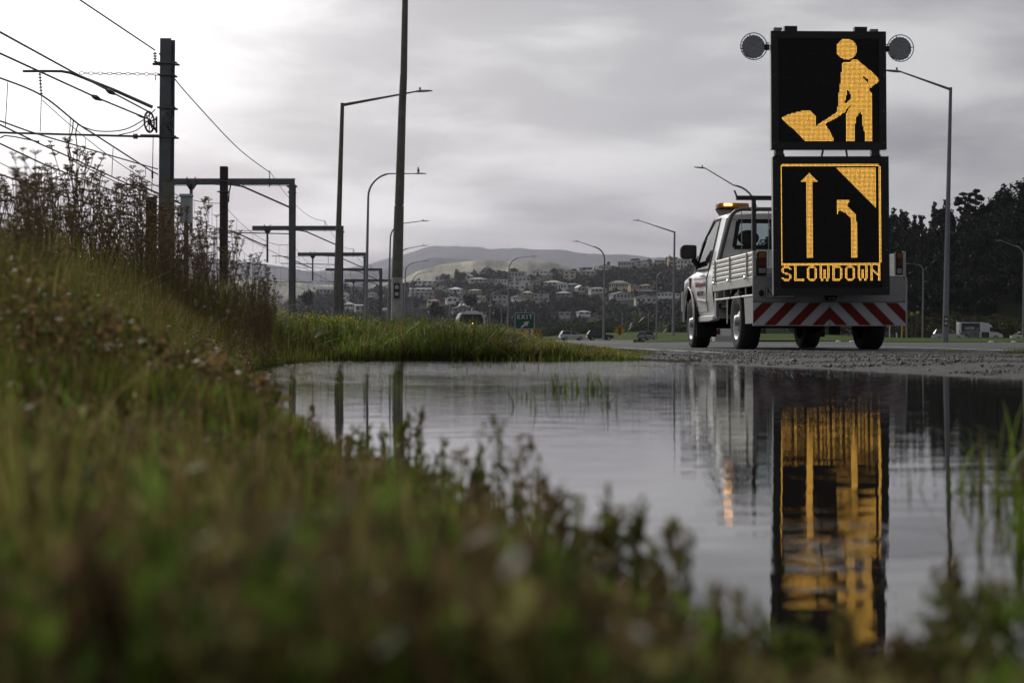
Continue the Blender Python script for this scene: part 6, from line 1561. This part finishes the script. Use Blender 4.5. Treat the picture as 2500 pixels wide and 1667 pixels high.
    for px, Y, n, hh, r, cw in ((1400, 5.9, 60, .10, .16, (3, 4, 3, 1, 0, .5, 0, 0)), (1425, 4.6, 22, .09, .2, (3, 4, 3, 1, 0, .5, 0, 0)), (1580, 10.8, 160, .035, .13, (1, 3, 5, 0, 1, 0, 0, 0)), (1700, 10.9, 60, .02, .2, (1, 2, 3, 0, 2, 0, 0, 0)), (1190, 10.5, 22, .10, .25, (2, 2, 1, 3, 0, 2, 0, 0)), (1225, 9.6, 14, .09, .3, (2, 2, 1, 3, 0, 2, 0, 0)),
                            (2325, 15.5, 240, .05, .18, (1, 3, 3, 1, 1, 1, 0, 0)), (2485, 14.8, 300, .08, .16, (1, 2, 2, 1, 2, 2, 1, 0)), (1275, 5.2, 10, .06, .04, (1, 2, 3, 0, 0, 0, 0, 0)), (1380, 13.35, 500, .10, .6, (3, 3, 2, 1, 0, 1, 0, 0)), (1500, 13.1, 260, .06, .22, (3, 3, 2, 1, 0, 1, 0, 0)), (1900, 13.2, 60, .03, .6, (2, 2, 3, 0, 1, 1, 0, 0))):
        X = (px-HX)/F*Y+g.normal(0, r*.5, n); Yv = Y+g.normal(0, r*.5, n)
        wet = pud_sd(X, Yv) < 0
        parts.append(blades(X, Yv, hh*g.uniform(.4, 1.2, n), .004+.003*g.random(n), g, .5, pal(n, cw, g), 2, z=np.where(wet, -.01, hG(X, Yv))))
    put_mesh("grass", parts, m_grass, "green grass tufts standing in the puddle and on the gravel", "grass")
    # arching coarse grass, right side, near the lens
    parts = []
    for px, Y, n, hh in ((2440, 2.1, 26, .13), (2520, 1.9, 34, .17), (2400, 2.0, 10, .06), (2330, 2.1, 8, .05), (2490, 1.5, 20, .10)):
        X = (px-HX)/F*Y+g.normal(0, .035, n); Yv = Y+g.normal(0, .05, n); parts.append(blades(X, Yv, hh*g.uniform(.4, 1.1, n), .004+.003*g.random(n), g, .7, pal(n, (2, 4, 3, 1, 2, 1, 1, 0), g), 4, z=np.full(n, -.01), curl=1.6))
    put_mesh("grass", parts, m_grass, "blurred arching grass standing in the water at the right edge", "grass")
    # water plants and froth along the left edge
    n = 900; px = g.uniform(420, 860, n); Y = g.uniform(6.5, 13.0, n); X = (px-HX)/F*Y; k = (pud_sd(X, Y) < .06) & (pud_sd(X, Y) > -.45*g.random(n)); X, Y = X[k], Y[k]; n = len(X)
    s = g.uniform(.004, .013, n); V = np.stack([np.stack([X-s*1.6, Y, X*0+.002], 1), np.stack([X, Y-s, X*0+.004], 1), np.stack([X+s*1.6, Y, X*0+.002], 1), np.stack([X, Y+s, X*0+.005], 1)], 1).reshape(-1, 3)
    C = np.repeat(np.where(g.random((n, 1)) < .5, np.array([[.10, .12, .05]]), np.array([[.20, .20, .17]])), 4, 0)
    put_mesh("debris", [(V, quads(len(V)), C)], m_grass, "pale floating leaves and froth along the left water's edge", "floating debris")
    # blossoms
    def dots(n, y0, y1, p0, p1, lo, hi, col, s0, s1, nm, lab):
        Y = np.exp(g.uniform(np.log(y0), np.log(y1), n)); px = g.uniform(p0, p1, n); X = (px-HX)/F*Y; k = pud_sd(X, Y) > .02; X, Y = X[k], Y[k]; n = len(X)
        cap = np.clip(hcap(X, Y), .02, .7) if hi is None else np.full(n, 1.); zt = hG(X, Y)+cap*(g.uniform(.75, 1.03, n) if hi is None else g.uniform(lo, hi, n))
        p = np.stack([X, Y, zt], 1); s = g.uniform(s0, s1, n)[:, None]
        Vs = []
        for q in range(3):
            a = g.normal(0, 1, (n, 3)); a /= np.linalg.norm(a, axis=1)[:, None]; b = np.cross(a, g.normal(0, 1, (n, 3))); b /= np.linalg.norm(b, axis=1)[:, None]
            Vs.append(np.stack([p-a*s, p-b*s, p+a*s, p+b*s], 1).reshape(-1, 3))
        V = np.concatenate(Vs); C = np.tile(np.array(col), (len(V), 1))
        put_mesh(nm, [(V, quads(len(V)), C)], m_grass, lab, "flowers")
    dots(260, 13.8, 26, 640, 880, 0, None, (.42, .40, .04), .005, .010, "flowers", "tiny yellow flowers along the top of the bank")
    dots(60, 13.8, 18, 900, 1500, 0, None, (.40, .38, .06), .005, .009, "flowers", "scattered yellow and pale flowers in the bank grass")
    dots(60, .7, 2.6, -200, 1600, .015, .09, (.34, .29, .27), .0016, .0035, "flowers", "pale pinkish blossoms blurred in the foreground")
    dots(160, 3.0, 12, -100, 640, .05, .4, (.22, .20, .17), .0025, .005, "flowers", "pale seed fluff scattered over the left bank weeds")
vegetation()

# tall umbel plants on the left bank
m_stalk = M("dry_stalk", (.22, .17, .095), .9, var=.4, scale=20); m_umb = M("umbel_seed", (.20, .14, .08), .9, var=.4, scale=30)
def glowthrough(m, w):
    nt = m.node_tree; b = nt.nodes['Principled BSDF']; t = nt.nodes.new('ShaderNodeBsdfTranslucent'); mx = nt.nodes.new('ShaderNodeMixShader'); mx.inputs[0].default_value = w
    nt.links.new(b.inputs['Base Color'].links[0].from_socket, t.inputs[0]); nt.links.new(b.outputs[0], mx.inputs[1]); nt.links.new(t.outputs[0], mx.inputs[2]); nt.links.new(mx.outputs[0], nt.nodes['Material Output'].inputs[0])
def fennels():
    glowthrough(m_umb, .5); glowthrough(m_stalk, .4)
    g = random.Random(5)
    protos = []
    for v in range(6):
        st = MB(); um = MB(); H = 1.0
        def umbel(p, r, d):
            n = g.randint(6, 9)
            for j in range(n):
                a = 2*math.pi*j/n+g.uniform(-.2, .2); rr = r*g.uniform(.55, 1.05)
                e = Vector(p)+Vector((math.cos(a)*rr, math.sin(a)*rr, r*g.uniform(.42, .62)))
                st.tube([p, e], .0018, 3, False)
                for q in range(4):
                    o = e+Vector((g.uniform(-1, 1), g.uniform(-1, 1), g.uniform(-.35, .45)))*r*.20; s = g.uniform(.0022, .0048)
                    aa = Vector((g.gauss(0, 1), g.gauss(0, 1), g.gauss(0, .5))).normalized()*s; bb = aa.cross(Vector((g.gauss(0, 1), g.gauss(0, 1), g.gauss(0, 1)))).normalized()*s
                    um.add([o-aa, o-bb, o+aa, o+bb], [(0, 1, 2, 3)])
        pts = [Vector((0, 0, 0))]; x = y = 0
        for j in range(1, 7): x += g.uniform(-.02, .02); y += g.uniform(-.02, .02); pts.append(Vector((x, y, H*j/6)))
        st.tube(pts, [.0055, .005, .0047, .0042, .0036, .003, .0022], 5, False); umbel(pts[-1], g.uniform(.026, .036), 0)
        for b in range(g.randint(6, 9)):
            t = g.uniform(.22, .93); k = int(t*6); base = pts[k].lerp(pts[k+1], t*6-k); a = g.uniform(0, 6.283); l = (1.08-t)*g.uniform(.28, .50)+.06
            out = Vector((math.cos(a), math.sin(a), 0)); m_ = base+out*l*.30+Vector((0, 0, l*.45)); e = base+out*l*.46+Vector((0, 0, l*1.0))
            if e.z > 1.03*H: e.z = 1.03*H*g.uniform(.93, 1.0)
            st.tube([base, m_, e], [.003, .0022, .0017], 4, False); umbel(e, g.uniform(.018, .031), 1)
            for w in range(g.randint(1, 3)):
                f = g.uniform(.3, .9); b2 = base.lerp(m_, f) if g.random() < .4 else m_.lerp(e, f); a2 = g.uniform(0, 6.283); l2 = l*g.uniform(.25, .45)
                e2 = b2+Vector((math.cos(a2)*l2*.5, math.sin(a2)*l2*.5, l2)); st.tube([b2, e2], [.0026, .0018], 3, False); umbel(e2, g.uniform(.013, .024), 2)
        # thready dead leaves
        for q in range(40):
            t = g.uniform(.05, .6); k = int(t*6); o = pts[k].lerp(pts[k+1], t*6-k); a = g.uniform(0, 6.283); l = g.uniform(.03, .12); e = o+Vector((math.cos(a)*l, math.sin(a)*l, g.uniform(-.02, .09))); st.tube([o, e], .0013, 3, False)
        protos.append((st.mesh("stalk", m_stalk), um.mesh("seed_head", m_umb)))
    TOP = [(-60, 400), (0, 420), (40, 455), (95, 395), (150, 372), (185, 352), (215, 420), (300, 430), (345, 425), (385, 455), (430, 500), (470, 505), (515, 495), (550, 560), (580, 545), (600, 600), (640, 640), (670, 660)]
    n = 0
    def place(px, top, Y, lab, grp):
        nonlocal n
        X = (px-HX)/F*Y; z = float(hG(X, Y))-.02; h = CH+(HY-top)/F*Y-z
        root = empty("fennel_plant", (X, Y, z), g.uniform(0, 6.28), lab, "wild fennel", grp); w_ = h*g.uniform(.7, .95); root.scale = (w_, w_, h)
        a, b = protos[n % 6]; put("stalk", a, root); put("seed_head", b, root); n += 1
    for px, top, Y, lab in ((180, 352, 11.5, "tallest fennel stalk at the left, its heads against the pale sky"), (345, 425, 11.5, "fennel stalk with flat heads just left of the mast"), (515, 493, 12.2, "fennel stalk standing between the mast and the timber pole"), (575, 545, 12.6, "slender fennel touching the right side of the timber pole"), (648, 655, 13.0, "last fennel on the right of the thicket by the gantry leg"), (40, 440, 11, "fennel with spreading heads close to the left edge")):
        place(px, top, Y, lab, "fennel on the left bank")
    for k in range(112):
        px = g.uniform(-60, 660); t = g.random(); top = float(interp(px, TOP))+ (t**1.3)*75+6; Y = g.uniform(10.2, 14.5)
        if px > 430 and g.random() < .35: continue
        place(px, top, Y, "dry brown fennel stalk crowded in the thicket on the left bank", "fennel on the left bank")
    for k in range(7): place(g.uniform(-40, 130), g.uniform(375, 470), g.uniform(3.9, 5.0), "blurred fennel head near the lens at the left edge", "fennel on the left bank")
    for px, top, Y in ((640, 742, 7), (600, 700, 8), (705, 732, 15), (560, 690, 8)): place(px, top, Y, "dry brown fennel stalk crowded in the thicket on the left bank", "fennel on the left bank")
fennels()

# ------------------------------------------------------------------ loose stones on the shoulder
def stones():
    g = np.random.default_rng(31); n = 30000
    Y = np.exp(g.uniform(np.log(6.8), np.log(24), n)); px = g.uniform(1380, 2560, n); X = (px-HX)/F*Y
    d = pud_sd(X, Y); band = fbm(X*1.3, Y*2.2, 3)
    k = (d > .03) & (X > .5) & (g.random(n) < np.clip(.45-.06*d+3.4*band, .015, 1)*np.where(Y > 18, .35, 1)) & (X > interp(Y, ROADL)-1.2)
    X, Y = X[k], Y[k]; n = len(X); s = np.exp(g.normal(-5.15, .42, n)); s = np.clip(s, .002, .022)
    z = hG(X, Y)+.006+s*.35
    O = np.array([(1, 0, 0), (0, 1, 0), (-1, 0, 0), (0, -1, 0), (0, 0, .75), (0, 0, -.75)], float); Fc = np.array([(0, 1, 4), (1, 2, 4), (2, 3, 4), (3, 0, 4), (1, 0, 5), (2, 1, 5), (3, 2, 5), (0, 3, 5)])
    J = O[None]*g.uniform(.6, 1.25, (n, 6, 1))+g.normal(0, .16, (n, 6, 3)); a = g.uniform(0, 6.28, n); ca, sa = np.cos(a)[:, None], np.sin(a)[:, None]
    V = np.stack([J[:, :, 0]*ca-J[:, :, 1]*sa, J[:, :, 0]*sa+J[:, :, 1]*ca, J[:, :, 2]], 2)*s[:, None, None]+np.stack([X, Y, z], 1)[:, None]
    C = np.repeat(np.clip(g.normal(.085, .035, (n, 1)), .02, .3)*np.array([[1, .97, .93]]), 6, 0)
    Fa = (np.arange(n)[:, None, None]*6+Fc[None]).reshape(-1, 3)
    m = bpy.data.materials.new("stone"); m.use_nodes = True; b = m.node_tree.nodes["Principled BSDF"]; at = m.node_tree.nodes.new("ShaderNodeAttribute"); at.attribute_name = "Col"; m.node_tree.links.new(at.outputs[0], b.inputs["Base Color"]); b.inputs["Roughness"].default_value = .6
    tag(put("gravel", big_mesh("gravel", V.reshape(-1, 3), Fa, C, m)), "loose grey stones scattered over the shoulder by the puddle", "gravel", None, 'stuff')
stones()

# ------------------------------------------------------------------ haze
def haze():
    c = MB(); c.box(-9700, 9700, -9700, 9700, -25, 760); o = c.build("haze", None)
    m = bpy.data.materials.new("haze_air"); m.use_nodes = True; nt = m.node_tree
    for n in list(nt.nodes):
        if n.type == 'BSDF_PRINCIPLED': nt.nodes.remove(n)
    v = nt.nodes.new("ShaderNodeVolumePrincipled"); v.inputs["Color"].default_value = (.82, .83, 1, 1); v.inputs["Density"].default_value = HAZE; v.inputs["Anisotropy"].default_value = .6
    nt.links.new(v.outputs[0], nt.nodes["Material Output"].inputs["Volume"])
    o.data.materials.clear(); o.data.materials.append(m); tag(o, "thin pale haze fading the far hills", "haze", None, 'stuff')
HAZE = 5.4e-5
haze()
